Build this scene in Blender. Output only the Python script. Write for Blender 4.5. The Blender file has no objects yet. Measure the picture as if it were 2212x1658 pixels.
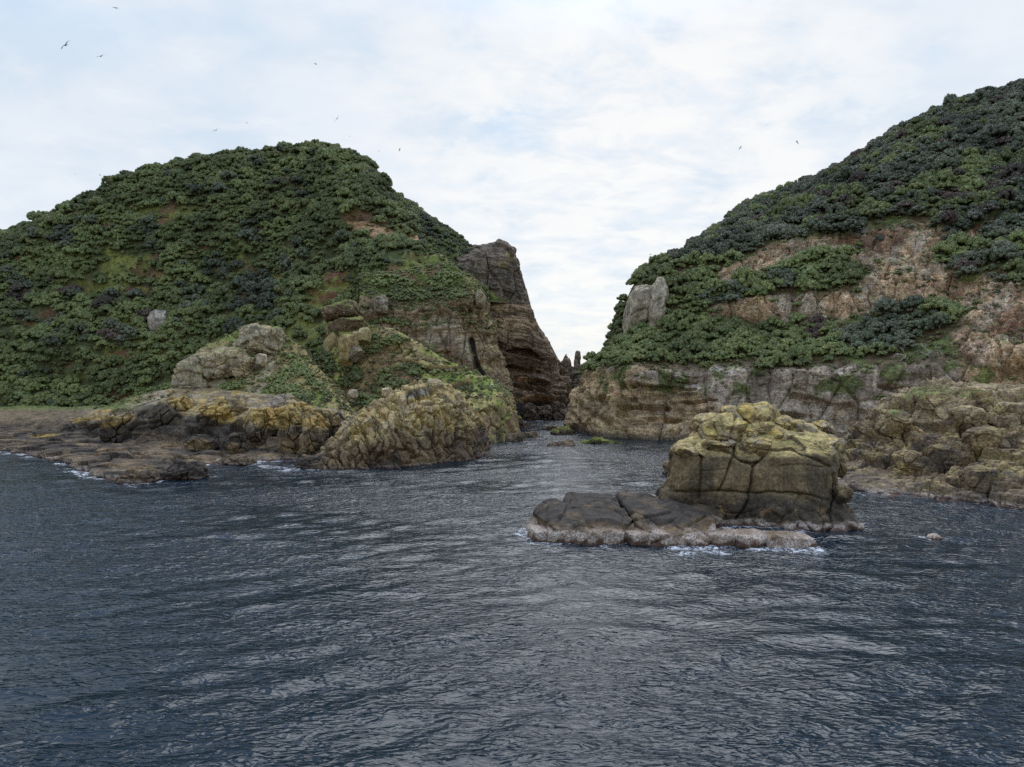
import bpy, math, random, time
import numpy as np
from mathutils import Vector, kdtree
from mathutils.bvhtree import BVHTree
T0 = time.time()
S = bpy.context.scene
COL = S.collection
R = math.radians

# ------------------------------------------------------------------ camera
CH, F, CX, CY = 20.0, 1534.0, 1106.0, 829.0      # eye height (m), focal length / centre in 2212-wide pixels
PITCH = math.atan(29 / F)
cam = bpy.data.cameras.new('camera')
cam.sensor_width = 36.0
cam.lens = 36.0 * F / 2212.0
cam.clip_start, cam.clip_end = 0.5, 20000
co = bpy.data.objects.new('camera', cam)
COL.objects.link(co)
co.location = (0, 0, CH)
co.rotation_euler = (math.pi / 2 - PITCH, 0, 0)
S.camera = co
# ------------------------------------------------------------------ view, world, sun
S.view_settings.view_transform = 'Standard'
S.view_settings.look = 'None'
S.view_settings.exposure = 0.27
S.view_settings.gamma = 1.0
S.view_settings.use_curve_mapping = False
S.cycles.max_bounces = 5
S.cycles.diffuse_bounces = 2
S.cycles.glossy_bounces = 2
S.cycles.use_denoising = False
SUN_EL, SUN_ROT = 54, 8


class NT:
    """small helper round a node tree"""
    def __init__(s, t):
        s.t = t; s.n = t.nodes; s.l = t.links
    def new(s, kind, ins=None, **props):
        n = s.n.new(kind)
        for k, v in props.items():
            setattr(n, k, v)
        if ins:
            for k, v in ins.items():
                s.put(n.inputs[k], v)
        return n
    def put(s, sock, v):
        if isinstance(v, bpy.types.NodeSocket):
            s.l.new(v, sock)
        elif isinstance(v, (tuple, list)) and sock.type == 'RGBA' and len(v) == 3:
            sock.default_value = (*v, 1)
        else:
            sock.default_value = v
    def math(s, op, a, b=0.0, clamp=False):
        n = s.n.new('ShaderNodeMath'); n.operation = op; n.use_clamp = clamp
        s.put(n.inputs[0], a); s.put(n.inputs[1], b)
        return n.outputs[0]
    def mix(s, f, a, b, mode='MIX'):
        n = s.n.new('ShaderNodeMix'); n.data_type = 'RGBA'; n.blend_type = mode
        s.put(n.inputs[0], f); s.put(n.inputs[6], a); s.put(n.inputs[7], b)
        return n.outputs[2]
    def noise(s, vec, scale, detail=3.0, rough=0.55, dist=0.0):
        n = s.new('ShaderNodeTexNoise', {'Scale': scale, 'Detail': detail, 'Roughness': rough, 'Distortion': dist})
        s.l.new(vec, n.inputs['Vector'])
        return n.outputs['Fac']
    def scale(s, vec, sc, loc=(0, 0, 0), rot=(0, 0, 0)):
        n = s.new('ShaderNodeMapping', {'Scale': sc, 'Location': loc, 'Rotation': rot})
        s.l.new(vec, n.inputs['Vector'])
        return n.outputs[0]
    def ramp(s, f, lo, hi, a=0.0, b=1.0):
        n = s.new('ShaderNodeMapRange', {'From Min': lo, 'From Max': hi, 'To Min': a, 'To Max': b}, interpolation_type='SMOOTHSTEP')
        s.put(n.inputs['Value'], f)
        return n.outputs[0]


world = bpy.data.worlds.new('World')
S.world = world
world.use_nodes = True
w = NT(world.node_tree)
w.n.clear()
SKY_STR = 0.10
geo = w.new('ShaderNodeTexCoord').outputs['Generated']
sky = w.new('ShaderNodeTexSky', sky_type='NISHITA', sun_disc=False)
sky.sun_elevation = R(SUN_EL); sky.sun_rotation = R(SUN_ROT)
sky.air_density = 1.0; sky.dust_density = 1.0
sep = w.new('ShaderNodeSeparateXYZ'); w.l.new(geo, sep.inputs[0])
den = w.math('ADD', w.math('MAXIMUM', sep.outputs[2], 0.0), 0.30)
comb = w.new('ShaderNodeCombineXYZ')
w.put(comb.inputs[0], w.math('DIVIDE', sep.outputs[0], den))
w.put(comb.inputs[1], w.math('DIVIDE', sep.outputs[1], den))
cv = comb.outputs[0]
big = w.noise(w.scale(cv, (0.9, 0.55, 1), loc=(3.1, 1.7, 0), rot=(0, 0, 0.35)), 1.0, 3, 0.5, 0.3)
med = w.noise(w.scale(cv, (1.5, 1.9, 1), loc=(7.3, 2.2, 0), rot=(0, 0, -0.45)), 1.8, 6, 0.56, 0.25)
fin = w.noise(w.scale(cv, (3.2, 4.6, 1), loc=(1.3, 9.2, 0), rot=(0, 0, -0.3)), 1.9, 7, 0.6, 0.3)
K = 1 / SKY_STR
def ck(*c): return tuple(v * K for v in c)
c = w.mix(w.ramp(med, 0.33, 0.62), ck(0.58, 0.665, 0.75), ck(0.70, 0.745, 0.795))
c = w.mix(w.ramp(fin, 0.46, 0.70, 0, 0.42), c, ck(0.79, 0.80, 0.81))
# thin patches: the blue sky shines through the cloud
thin = w.math('MULTIPLY', w.ramp(big, 0.52, 0.70), w.ramp(med, 0.56, 0.38))
c = w.mix(w.math('MULTIPLY', thin, 0.85), c, ck(0.50, 0.66, 0.84))
# brighter, whiter veil low in the gap ahead, where the cloud is lit through
dv = w.new('ShaderNodeVectorMath', operation='DOT_PRODUCT'); w.l.new(geo, dv.inputs[0])
dv.inputs[1].default_value = Vector((0.16, 0.95, 0.24)).normalized()
glow = w.math('MULTIPLY', w.ramp(dv.outputs['Value'], 0.90, 1.0), w.ramp(fin, 0.30, 0.60))
c = w.mix(w.math('MULTIPLY', glow, 0.75), c, ck(0.88, 0.855, 0.81))
# an overcast sky is brightest overhead
c = w.mix(w.ramp(sep.outputs[2], 0.40, 0.85, 0, 0.78), c, ck(0.56, 0.84, 1.40))
# the veiled sun behind the cloud overhead
dv2 = w.new('ShaderNodeVectorMath', operation='DOT_PRODUCT'); w.l.new(geo, dv2.inputs[0])
dv2.inputs[1].default_value = (math.sin(R(SUN_ROT)) * math.cos(R(SUN_EL)), math.cos(R(SUN_ROT)) * math.cos(R(SUN_EL)), math.sin(R(SUN_EL)))
c = w.mix(w.ramp(dv2.outputs['Value'], 0.86, 1.0, 0, 0.8), c, ck(1.02, 1.38, 1.95))
c = w.mix(0.90, sky.outputs[0], c)
bg = w.new('ShaderNodeBackground', {'Strength': SKY_STR}); w.l.new(c, bg.inputs['Color'])
wo = w.new('ShaderNodeOutputWorld'); w.l.new(bg.outputs[0], wo.inputs[0])

sl = bpy.data.lights.new('sun', 'SUN')
sl.energy = 1.5
sl.specular_factor = 0.0
sl.angle = R(50)
sl.color = (1.0, 0.95, 0.87)
so = bpy.data.objects.new('sun', sl)
COL.objects.link(so)
el, az = R(SUN_EL), R(SUN_ROT)
sdir = Vector((math.sin(az) * math.cos(el), math.cos(az) * math.cos(el), math.sin(el)))
so.rotation_euler = (-sdir).to_track_quat('-Z', 'Y').to_euler()

# ------------------------------------------------------------------ projection helpers
cp, sp = math.cos(PITCH), math.sin(PITCH)
def ray(px, py):
    a, b = (px - CX) / F, (CY - py) / F
    return np.array([a, cp + b * sp, -sp + b * cp])
def P3(px, py, Y):
    d = ray(px, py); k = Y / d[1]
    return np.array([d[0] * k, Y, CH + d[2] * k])
def PZ(px, Y, z):
    v = (Y * cp + (CH - z) * sp)
    return np.array([(px - CX) / F * v, Y, z])
def proj(P):
    x, y, z = P[..., 0], P[..., 1], P[..., 2] - CH
    dep = np.maximum(y * cp - z * sp, 0.1)
    up = y * sp + z * cp
    return CX + F * x / dep, CY - F * up / dep

# ------------------------------------------------------------------ numpy noise
def _h(ix, iy, iz, seed):
    with np.errstate(over='ignore'):
        h = (ix.astype(np.int64) * 374761393 + iy.astype(np.int64) * 668265263 + iz.astype(np.int64) * 2147483647 + seed * 1274126177) & 0xFFFFFFFF
        h = ((h ^ (h >> 13)) * 1274126177) & 0xFFFFFFFF
        h = ((h ^ (h >> 16)) * 2246822519) & 0xFFFFFFFF
        h = h ^ (h >> 15)
    return h
def vnoise(P, seed=0):
    f = np.floor(P); t = P - f; i = f.astype(np.int64)
    t = t * t * t * (t * (t * 6 - 15) + 10)
    r = 0
    for dx in (0, 1):
        wx = t[:, 0] if dx else 1 - t[:, 0]
        for dy in (0, 1):
            wy = t[:, 1] if dy else 1 - t[:, 1]
            for dz in (0, 1):
                wz = t[:, 2] if dz else 1 - t[:, 2]
                r = r + wx * wy * wz * (_h(i[:, 0] + dx, i[:, 1] + dy, i[:, 2] + dz, seed) / 4294967295.0)
    return r * 2 - 1
def fbm(P, scale=1.0, octs=4, seed=0, gain=0.5, aniso=(1, 1, 1), ridge=False):
    Q = P * (np.array(aniso) / scale)
    a, r, n = 1.0, 0, 0
    for k in range(octs):
        v = vnoise(Q + 17.3 * k, seed + k * 31)
        if ridge: v = 1 - 2 * np.abs(v)
        r = r + a * v; n += a
        Q = Q * 2.03; a *= gain
    return r / n
def voro(P, scale=1.0, seed=0, aniso=(1, 1, 1), jit=0.9):
    Q = P * (np.array(aniso) / scale)
    i = np.floor(Q).astype(np.int64)
    f1 = np.full(len(P), 9.0); f2 = np.full(len(P), 9.0); cid = np.zeros(len(P))
    for dx in (-1, 0, 1):
        for dy in (-1, 0, 1):
            for dz in (-1, 0, 1):
                c = i + np.array([dx, dy, dz])
                h = _h(c[:, 0], c[:, 1], c[:, 2], seed)
                o = np.stack([(h & 1023) / 1023.0, ((h >> 10) & 1023) / 1023.0, ((h >> 20) & 1023) / 1023.0], 1)
                d = np.linalg.norm(c + 0.5 + (o - 0.5) * jit - Q, axis=1)
                m = d < f1
                f2 = np.where(m, f1, np.minimum(f2, d))
                cid = np.where(m, ((h * 7919) & 65535) / 65535.0, cid)
                f1 = np.where(m, d, f1)
    return f1, f2, cid
def ss(x, a, b):
    t = np.clip((x - a) / (b - a), 0, 1)
    return t * t * (3 - 2 * t)
def polyd(px, py, pts):
    """distance in pixels of the points to a polyline"""
    best = np.full(px.shape, 1e9)
    for (x0, y0), (x1, y1) in zip(pts[:-1], pts[1:]):
        dx, dy = x1 - x0, y1 - y0
        t = np.clip(((px - x0) * dx + (py - y0) * dy) / (dx * dx + dy * dy + 1e-9), 0, 1)
        best = np.minimum(best, np.hypot(px - x0 - t * dx, py - y0 - t * dy))
    return best
def inpoly(px, py, pts):
    r = np.zeros(px.shape, bool); n = len(pts)
    for k in range(n):
        x0, y0 = pts[k]; x1, y1 = pts[(k + 1) % n]
        if y0 == y1: continue
        c = ((y0 > py) != (y1 > py)) & (px < (x1 - x0) * (py - y0) / (y1 - y0) + x0)
        r ^= c
    return r
def spots(px, py, lst, wob=None):
    """soft elliptical patches: (cx, cy, rx, ry[, angle])"""
    m = np.zeros(px.shape)
    for e in lst:
        cx, cy, rx, ry = e[:4]; a = R(e[4]) if len(e) > 4 else 0
        dx, dy = px - cx, py - cy
        u, v = dx * math.cos(a) + dy * math.sin(a), -dx * math.sin(a) + dy * math.cos(a)
        d = np.hypot(u / rx, v / ry)
        if wob is not None: d = d + wob
        m = np.maximum(m, 1 - ss(d, 0.75, 1.15))
    return m
def lerp(a, b, f):
    f = np.asarray(f)[..., None]
    return a * (1 - f) + np.asarray(b) * f

# ------------------------------------------------------------------ surface lofting
def _cr(P, t, closed, ten):
    n = len(P)
    i = np.floor(t).astype(int)
    if not closed: i = np.clip(i, 0, n - 2)
    f = (t - i).reshape((-1,) + (1,) * (P.ndim - 1))
    g = (lambda k: P[k % n]) if closed else (lambda k: P[np.clip(k, 0, n - 1)])
    p0, p1, p2, p3 = g(i - 1), g(i), g(i + 1), g(i + 2)
    m1, m2 = (p2 - p0) * ten, (p3 - p1) * ten
    f2, f3 = f * f, f * f * f
    return (2 * f3 - 3 * f2 + 1) * p1 + (f3 - 2 * f2 + f) * m1 + (-2 * f3 + 3 * f2) * p2 + (f3 - f2) * m2
def loft(net, nu, nv, wu=None, wv=None, closed=False, ten=0.36):
    """net[row][col] control points -> (nv, nu, 3) grid; wu/wv weight the sample density of segments"""
    A = np.array(net, float)                     # rows, cols, 3
    def ts(A, n, wt, closed):
        B = np.concatenate([A, A[:1]]) if closed else A
        seg = np.linalg.norm(np.diff(B, axis=0), axis=2).mean(1) ** 0.9 + 1e-6
        if wt is not None: seg = seg * np.array(wt)
        c = np.concatenate([[0], np.cumsum(seg)])
        q = np.linspace(0, c[-1], n + 1)[:-1] if closed else np.linspace(0, c[-1], n)
        return np.interp(q, c, np.arange(len(c)))
    tv = ts(A, nv, wv, False)
    A = _cr(A, np.minimum(tv, len(A) - 1 - 1e-9), False, ten)
    B = A.transpose(1, 0, 2)
    tu = ts(B, nu, wu, closed)
    B = _cr(B, tu if closed else np.minimum(tu, len(B) - 1 - 1e-9), closed, ten)
    return B.transpose(1, 0, 2)
def gnormals(G, closed=False):
    if closed:
        du = np.roll(G, -1, 1) - np.roll(G, 1, 1)
    else:
        du = np.gradient(G, axis=1)
    dv = np.gradient(G, axis=0)
    n = np.cross(du, dv)
    return n / (np.linalg.norm(n, axis=2, keepdims=True) + 1e-9)
def link(name, me, mat=None, parent=None, **props):
    o = bpy.data.objects.new(name, me)
    if mat and me is not None:
        me.materials.clear(); me.materials.append(mat)
    COL.objects.link(o)
    if parent is not None: o.parent = parent
    for k, v in props.items(): o[k] = v
    return o
def np_mesh(name, V, Fc, col=None, smooth=True, attrs=None):
    """V (n,3); Fc (m,3|4) index array"""
    me = bpy.data.meshes.new(name)
    V = np.ascontiguousarray(V, np.float32); Fc = np.ascontiguousarray(Fc, np.int32)
    m, k = Fc.shape
    me.vertices.add(len(V)); me.vertices.foreach_set('co', V.ravel())
    me.loops.add(m * k); me.loops.foreach_set('vertex_index', Fc.ravel())
    me.polygons.add(m)
    me.polygons.foreach_set('loop_start', np.arange(0, m * k, k, dtype=np.int32))
    if smooth is not None:
        me.polygons.foreach_set('use_smooth', np.full(m, bool(smooth)))
    me.update(calc_edges=True)
    if col is not None:
        a = me.color_attributes.new('Col', 'FLOAT_COLOR', 'POINT')
        a.data.foreach_set('color', np.concatenate([np.clip(col, 0, 1), np.ones((len(V), 1))], 1).astype(np.float32).ravel())
    for nme, arr in (attrs or {}).items():
        a = me.attributes.new(nme, 'FLOAT', 'POINT')
        a.data.foreach_set('value', arr.astype(np.float32).ravel())
    return me
def grid_faces(nv, nu, closed=False):
    a = np.arange(nv * nu).reshape(nv, nu)
    if closed: a = np.concatenate([a, a[:, :1]], 1)
    return np.stack([a[:-1, :-1], a[:-1, 1:], a[1:, 1:], a[1:, :-1]], -1).reshape(-1, 4)

LAND = []        # (V, faces) of every terrain piece, for ray tests and the waterline
def water_pts(V, wt):
    m = np.abs(V[:, 2]) < 0.35
    return [(V[m], wt)]
FOAMSRC = []
def landmass(name, net, nu, nv, disp, paint, mat, wu=None, wv=None, closed=False, foam=0.0, parent=None, ten=0.36, flip=False, base=None, **props):
    G = loft(net, nu, nv, wu, wv, closed, ten)
    N = gnormals(G, closed)
    if flip: N = -N
    V, Nf = G.reshape(-1, 3), N.reshape(-1, 3)
    px, py = proj(V)
    d = disp(V, Nf, px, py)
    V2 = V + (Nf * d[:, None] if d.ndim == 1 else d)
    N2 = gnormals(V2.reshape(G.shape), closed).reshape(-1, 3)
    if flip: N2 = -N2
    px, py = proj(V2)
    colr = paint(V2, N2, px, py)
    Fc = grid_faces(nv, nu, closed)
    if flip: Fc = Fc[:, ::-1]
    if base is None: base = (0, 0, 0)
    me = np_mesh(name, V2 - np.array(base), Fc, colr)
    o = link(name, me, mat, parent, **props)
    if parent is None: o.location = base
    LAND.append((V2, Fc))
    if foam > 0: FOAMSRC.extend(water_pts(V2, foam))
    return o, V2.reshape(G.shape), N2.reshape(G.shape)

# ------------------------------------------------------------------ materials
def new_mat(name):
    m = bpy.data.materials.new(name); m.use_nodes = True
    t = NT(m.node_tree); t.n.clear()
    out = t.new('ShaderNodeOutputMaterial')
    b = t.new('ShaderNodeBsdfPrincipled'); t.l.new(b.outputs[0], out.inputs[0])
    return m, t, b, out
def rock_mat(name, tide=0.0, tide_h=1.3, strata=0.0, streak=0.25, grain=1.0, bump=0.5, fs=1.0, white=0.6):
    m, t, b, out = new_mat(name)
    pos = t.new('ShaderNodeNewGeometry').outputs['Position']
    col = t.new('ShaderNodeAttribute', attribute_name='Col').outputs['Color']
    n1 = t.noise(pos, 0.35 * fs, 8, 0.62)
    n2 = t.noise(pos, 2.2 * fs, 6, 0.65, 0.4)
    n3 = t.noise(t.scale(pos, (0.8 * fs, 0.8 * fs, 0.13)), 1.0, 5, 0.6, 0.9)
    n4 = t.noise(t.scale(pos, (0.16, 0.16, 1.1), rot=(0.10, 0.09, 0)), 1.0, 6, 0.66, 1.6)
    f = t.ramp(n1, 0.30, 0.72, 0.88, 2.0)
    c = t.mix(1.0, col, f, 'MULTIPLY')
    c = t.mix(1.0, c, t.ramp(n2, 0.30, 0.70, 1 - 0.55 * grain, 1 + 0.55 * grain), 'MULTIPLY')
    if streak: c = t.mix(1.0, c, t.ramp(n3, 0.33, 0.68, 1 - streak, 1 + streak), 'MULTIPLY')
    if strata: c = t.mix(1.0, c, t.ramp(n4, 0.36, 0.64, 1 - strata, 1 + strata * 0.8), 'MULTIPLY')
    hsv = t.new('ShaderNodeHueSaturation', {'Hue': t.ramp(t.noise(pos, 0.8 * fs, 4), 0.3, 0.7, 0.485, 0.515), 'Color': c})
    c = t.mix(1.0, hsv.outputs[0], (1.12, 1.0, 0.84), 'MULTIPLY')     # warm sandstone cast
    rough = 0.85
    if tide:
        z = t.new('ShaderNodeSeparateXYZ'); t.l.new(pos, z.inputs[0])
        zz = t.math('ADD', z.outputs[2], t.math('MULTIPLY', t.math('SUBTRACT', t.noise(pos, 0.45, 5, 0.6), 0.5), -2.2 * tide_h))
        sp1 = t.noise(pos, 5.0, 5, 0.7)
        bar = t.mix(t.ramp(sp1, 0.40, 0.60), (0.20, 0.13, 0.095), (0.60, 0.53, 0.45))
        bar = t.mix(t.ramp(t.noise(pos, 0.9, 4), 0.38, 0.62, 0.0, 0.6), bar, (0.15, 0.10, 0.06))
        mk = t.math('MULTIPLY', t.ramp(zz, tide_h * 1.15, tide_h * 0.75), white)
        c = t.mix(mk, c, bar)
        c = t.mix(t.math('MULTIPLY', t.ramp(zz, 0.42, 0.05), 0.85), c, (0.075, 0.035, 0.022))
    b.inputs['Roughness'].default_value = rough
    b.inputs['Specular IOR Level'].default_value = 0.25
    t.l.new(c, b.inputs['Base Color'])
    h = t.math('ADD', t.math('MULTIPLY', n2, 0.5), t.math('MULTIPLY', t.noise(pos, 7.0 * fs, 5, 0.7), 0.28))
    h = t.math('ADD', h, t.math('MULTIPLY', n1, 0.8))
    if strata: h = t.math('ADD', h, t.math('MULTIPLY', n4, 1.1))
    bp = t.new('ShaderNodeBump', {'Strength': bump, 'Distance': 0.55 / fs, 'Height': h})
    t.l.new(bp.outputs[0], b.inputs['Normal'])
    return m
M_hill = rock_mat('hillside_soil_and_scrub', streak=0.05, grain=0.8, bump=0.8)
M_cliff = rock_mat('layered_cliff_rock', strata=0.20, streak=0.13, bump=0.8, fs=0.8)
M_head = rock_mat('dark_headland_rock', strata=0.40, streak=0.20, bump=0.8, fs=0.6)
M_coast = rock_mat('lichen_coast_rock', tide=1, tide_h=0.7, strata=0.15, streak=0.1, bump=0.7, white=0.45)
M_dome = rock_mat('jointed_dome_rock', tide=1, tide_h=0.5, streak=0.18, bump=0.7, white=0.3)
M_shore = rock_mat('right_shore_rock', tide=1, tide_h=0.7, strata=0.22, streak=0.12, bump=0.7, white=0.75)
M_stack = rock_mat('sea_stack_rock', tide=1, tide_h=0.85, streak=0.16, grain=0.75, bump=0.32, fs=1.5, white=0.85)
M_slab = rock_mat('low_slab_rock', tide=1, tide_h=1.45, streak=0.05, grain=0.7, bump=0.32, fs=1.5, white=0.9)
M_pale = rock_mat('pale_boulder_rock', streak=0.2, bump=0.5, fs=1.2)

DK = np.array([0.042, 0.037, 0.034]); BR = np.array([0.135, 0.100, 0.066]); GY = np.array([0.185, 0.17, 0.155])
TN = np.array([0.30, 0.205, 0.125]); OC = np.array([0.26, 0.19, 0.06]); YL = np.array([0.245, 0.21, 0.10])
GR = np.array([0.075, 0.105, 0.026]); LG = np.array([0.155, 0.175, 0.05]); DD = np.array([0.105, 0.058, 0.038])
SOIL = np.array([0.050, 0.060, 0.026]); PALE = np.array([0.36, 0.32, 0.27])
def base(V, a): return np.tile(np.array(a, float), (len(V), 1))

# ------------------------------------------------------------------ land
def rowpts(row):
    out = []
    for p in row:
        if len(p) == 3: out.append(P3(*p))
        else: out.append(PZ(p[0], p[1], p[2]))   # (px, Y, z, 0)
    return out
def net(rows): return [rowpts(r) for r in rows]
def Zr(pxs, Ys, z):
    if not hasattr(z, '__len__'): z = [z] * len(pxs)
    return [(a, b, c, 0) for a, b, c in zip(pxs, Ys, z)]
def tri(pxs, pys, Ys): return list(zip(pxs, pys, Ys))

# --- the big wooded hill on the left
X = [-320, -120, 0, 180, 330, 500, 620, 700, 780, 860, 940, 1045]
hill_net = net([
    Zr(X, [265, 262, 260, 258, 255, 245, 238, 232, 230, 232, 236, 240], 0.5),
    tri(X, [886, 884, 882, 880, 872, 862, 870, 880, 880, 880, 880, 870], [292, 290, 288, 285, 278, 262, 250, 240, 238, 240, 244, 246]),
    tri(X, [770, 766, 762, 755, 742, 722, 722, 730, 735, 720, 690, 655], [312, 311, 310, 306, 300, 288, 272, 262, 254, 248, 247, 250]),
    tri(X, [690, 672, 655, 640, 605, 588, 590, 595, 602, 600, 606, 638], [334, 333, 332, 328, 322, 315, 304, 292, 276, 264, 258, 258]),
    tri(X, [645, 607, 574, 518, 470, 446, 441, 439, 460, 506, 548, 632], [350, 350, 350, 348, 344, 338, 332, 322, 306, 292, 280, 266]),
    tri(X, [612, 557, 530, 446, 400, 368, 357, 350, 378, 462, 532, 640], [366, 366, 364, 362, 360, 358, 355, 350, 336, 312, 290, 272]),
    tri(X, [625, 570, 545, 455, 405, 370, 358, 352, 385, 475, 550, 665], [392, 392, 390, 388, 386, 384, 380, 376, 366, 336, 304, 282]),
    Zr(X, [470, 470, 470, 470, 470, 470, 470, 460, 450, 400, 350, 320], 2)])
CLEAR_L = [(280, 575, 70, 26, -15), (372, 465, 32, 24), (250, 560, 40, 14, 30), (330, 600, 45, 12)]
BARE_L = [(800, 495, 70, 16, 12), (868, 428, 22, 46, -35), (770, 480, 30, 18), (900, 515, 24, 14), (355, 480, 20, 12), (715, 620, 35, 45, 35), (690, 655, 30, 28),
          (865, 600, 45, 30), (950, 560, 30, 20, 40), (900, 570, 40, 25), (388, 697, 10, 12), (300, 628, 30, 9), (45, 770, 22, 8), (270, 770, 40, 12), (400, 815, 30, 8), (230, 480, 20, 8, 60), (600, 600, 20, 8)]
def hill_disp(V, N, px, py):
    d = fbm(V, 38, 4, 5) * 6.0 + fbm(V, 9, 3, 9) * 1.8 - fbm(V, 30, 3, 55, aniso=(1.3, .5, .5), ridge=True) * 2.2
    b = spots(px, py, BARE_L)
    led = fbm(V, 6.0, 3, 31, aniso=(0.15, 0.15, 2.2)) * 3.0
    edge = ss(px, 1030, 960)
    near = ss(np.abs(V[:, 1] - 362), 0, 25) * 0.6 + 0.4
    return (d * near + b * led) * (0.35 + 0.65 * edge)
def hill_paint(V, N, px, py):
    wob = fbm(V, 8, 4, 3) * 0.5
    c = base(V, SOIL)
    c = lerp(c, LG * 0.75, spots(px, py, CLEAR_L, wob))
    c = lerp(c, LG * 0.75, ss(fbm(V, 14, 4, 77), 0.02, 0.25) * 0.8)
    c = lerp(c, DD, ss(fbm(V, 11, 4, 78), 0.2, 0.35) * 0.7)
    brown = spots(px, py, BARE_L[3:], wob)
    c = lerp(c, lerp(base(V, DD * 1.2), LG * .8, ss(fbm(V, 4, 4, 177), -.05, .15)), brown)
    c = lerp(c, TN * 0.95, spots(px, py, [(800, 497, 72, 14, 12), (866, 425, 15, 44, -35), (885, 512, 26, 12), (388, 697, 9, 11)], wob))
    right = ss(px, 820, 900) * ss(py, 520, 560)
    c = lerp(c, GR * 1.1, right * 0.6)
    return c
hill, HG, HN = landmass('hill', hill_net, 420, 260, hill_disp, hill_paint, M_hill, wv=[.2, 1, 1, 1, 1, .5, .05], kind='structure')

# --- its far flank running down to the headland
X = [730, 800, 850, 900, 950, 1000, 1045, 1100, 1112]
flank_net = net([
    tri(X, [480, 520, 560, 600, 620, 640, 650, 655, 655], [322, 318, 312, 304, 298, 294, 292, 300, 312]),
    tri(X, [420, 465, 510, 545, 575, 600, 612, 620, 620], [334, 330, 324, 316, 310, 304, 301, 306, 315]),
    tri(X, [370, 425, 470, 505, 530, 565, 580, 570, 580], [345, 340, 336, 332, 326, 318, 312, 310, 318]),
    tri(X, [356, 402, 440, 470, 502, 528, 543, 546, 556], [356, 353, 352, 350, 345, 338, 326, 318, 322]),
    tri(X, [360, 410, 452, 484, 520, 560, 590, 600, 610], [385, 380, 378, 376, 370, 360, 350, 345, 345]),
    Zr(X, [450, 440, 430, 420, 410, 400, 395, 390, 390], 2)])
def flank_paint(V, N, px, py):
    c = base(V, GR * 0.6)
    c = lerp(c, DD * 0.9, ss(fbm(V, 9, 4, 7), 0.0, 0.3))
    return lerp(c, LG, ss(py, 520, 570) * ss(fbm(V, 6, 4, 8), -0.1, 0.3) * 0.7)
flank, FG, FN = landmass('hill_flank', flank_net, 160, 90, lambda V, N, px, py: fbm(V, 14, 4, 15) * 1.8, flank_paint, M_hill, wv=[1, 1, 1, .5, .1], kind='structure')

# --- layered rock displacement shared by cliffs
def strata(V, s, seed, tilt=(0.05, 0.02), amp=1.0, sharp=3.0):
    h = V[:, 2] + V[:, 0] * tilt[0] + V[:, 1] * tilt[1] + fbm(V, 14, 3, seed) * s * 1.3
    Q = np.stack([V[:, 0] / (s * 9), V[:, 1] / (s * 9), h / s], 1)
    a = vnoise(Q, seed) + 0.55 * vnoise(Q * [1.7, 1.7, 2.3], seed + 5) + 0.3 * vnoise(Q * [3, 3, 5.1], seed + 9)
    return np.tanh(a * sharp / 1.6) * amp
def holes(V, s, seed, thr=0.35, aniso=(1, 1, 1.6)):
    f1, f2, cid = voro(V, s, seed, aniso)
    return ss(f1, 0.42, 0.12) * (cid > 1 - thr)

# --- headland: tall dark banded cliff at the channel
X6 = [0] * 8
hd = [
    Zr([985, 1050, 1100, 1150, 1195, 1228, 1236, 1240], [303, 298, 294, 292, 293, 298, 315, 345], -2),
    tri([985, 1050, 1100, 1150, 1192, 1224, 1232, 1236], [884, 884, 886, 888, 888, 880, 872, 868], [304, 299, 295, 293, 295, 300, 317, 345]),
    tri([985, 1050, 1096, 1145, 1180, 1212, 1218, 1222], [810, 810, 812, 812, 812, 812, 812, 812], [303, 299, 298, 302, 301, 305, 320, 345]),
    tri([985, 1045, 1090, 1130, 1160, 1180, 1186, 1190], [745, 745, 745, 745, 745, 742, 742, 745], [302, 298, 296, 299, 301, 306, 322, 345]),
    tri([985, 1040, 1080, 1115, 1136, 1150, 1153, 1156], [690, 690, 690, 690, 690, 690, 690, 690], [302, 299, 297, 299, 302, 308, 322, 345]),
    tri([980, 1035, 1070, 1100, 1120, 1135, 1137, 1138], [630, 630, 630, 628, 628, 628, 628, 628], [303, 300, 298, 300, 303, 308, 322, 340]),
    tri([982, 1025, 1058, 1085, 1106, 1121, 1122, 1122], [590, 585, 582, 582, 582, 584, 584, 584], [303, 300, 299, 300, 303, 308, 320, 335]),
    tri([986, 1022, 1050, 1076, 1100, 1113, 1113, 1112], [578, 556, 549, 546, 550, 560, 560, 562], [306, 303, 302, 302, 304, 309, 318, 330]),
    tri([990, 1022, 1050, 1074, 1096, 1108, 1108, 1106], [575, 553, 545, 542, 546, 556, 558, 562], [325, 322, 320, 318, 317, 316, 322, 332]),
    Zr([990, 1022, 1050, 1074, 1100, 1130, 1140, 1150], [380] * 8, 5)]
def head_disp(V, N, px, py):
    low = ss(py, 740, 800)
    d = strata(V, 5.5, 40, (0.04, 0), 1.6) * low * 1.35 + strata(V, 2.0, 44, (0.28, 0.0), 0.45) * (1 - low * 0.5)
    f1, f2, cid = voro(V, 9, 3, (1, 1, 0.35))
    d += (cid - 0.5) * 1.8 - ss(f2 - f1, 0.10, 0.0) * 1.0
    d += fbm(V, 5, 4, 4) * 1.0
    cave = [(1110, 800, 46, 9, 8), (1150, 770, 40, 7, 15), (1150, 838, 38, 6, 14), (1120, 760, 30, 6), (1165, 865, 30, 7), (1165, 826, 22, 5, 10)]
    d -= spots(px, py, cave, fbm(V, 4, 3, 6) * 0.4) * 4.2
    d += spots(px, py, [(1150, 815, 44, 9, 12), (1145, 852, 30, 8, 5)], fbm(V, 4, 3, 7) * 0.4) * 1.6
    return d * ss(V[:, 1], 345, 315)
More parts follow.
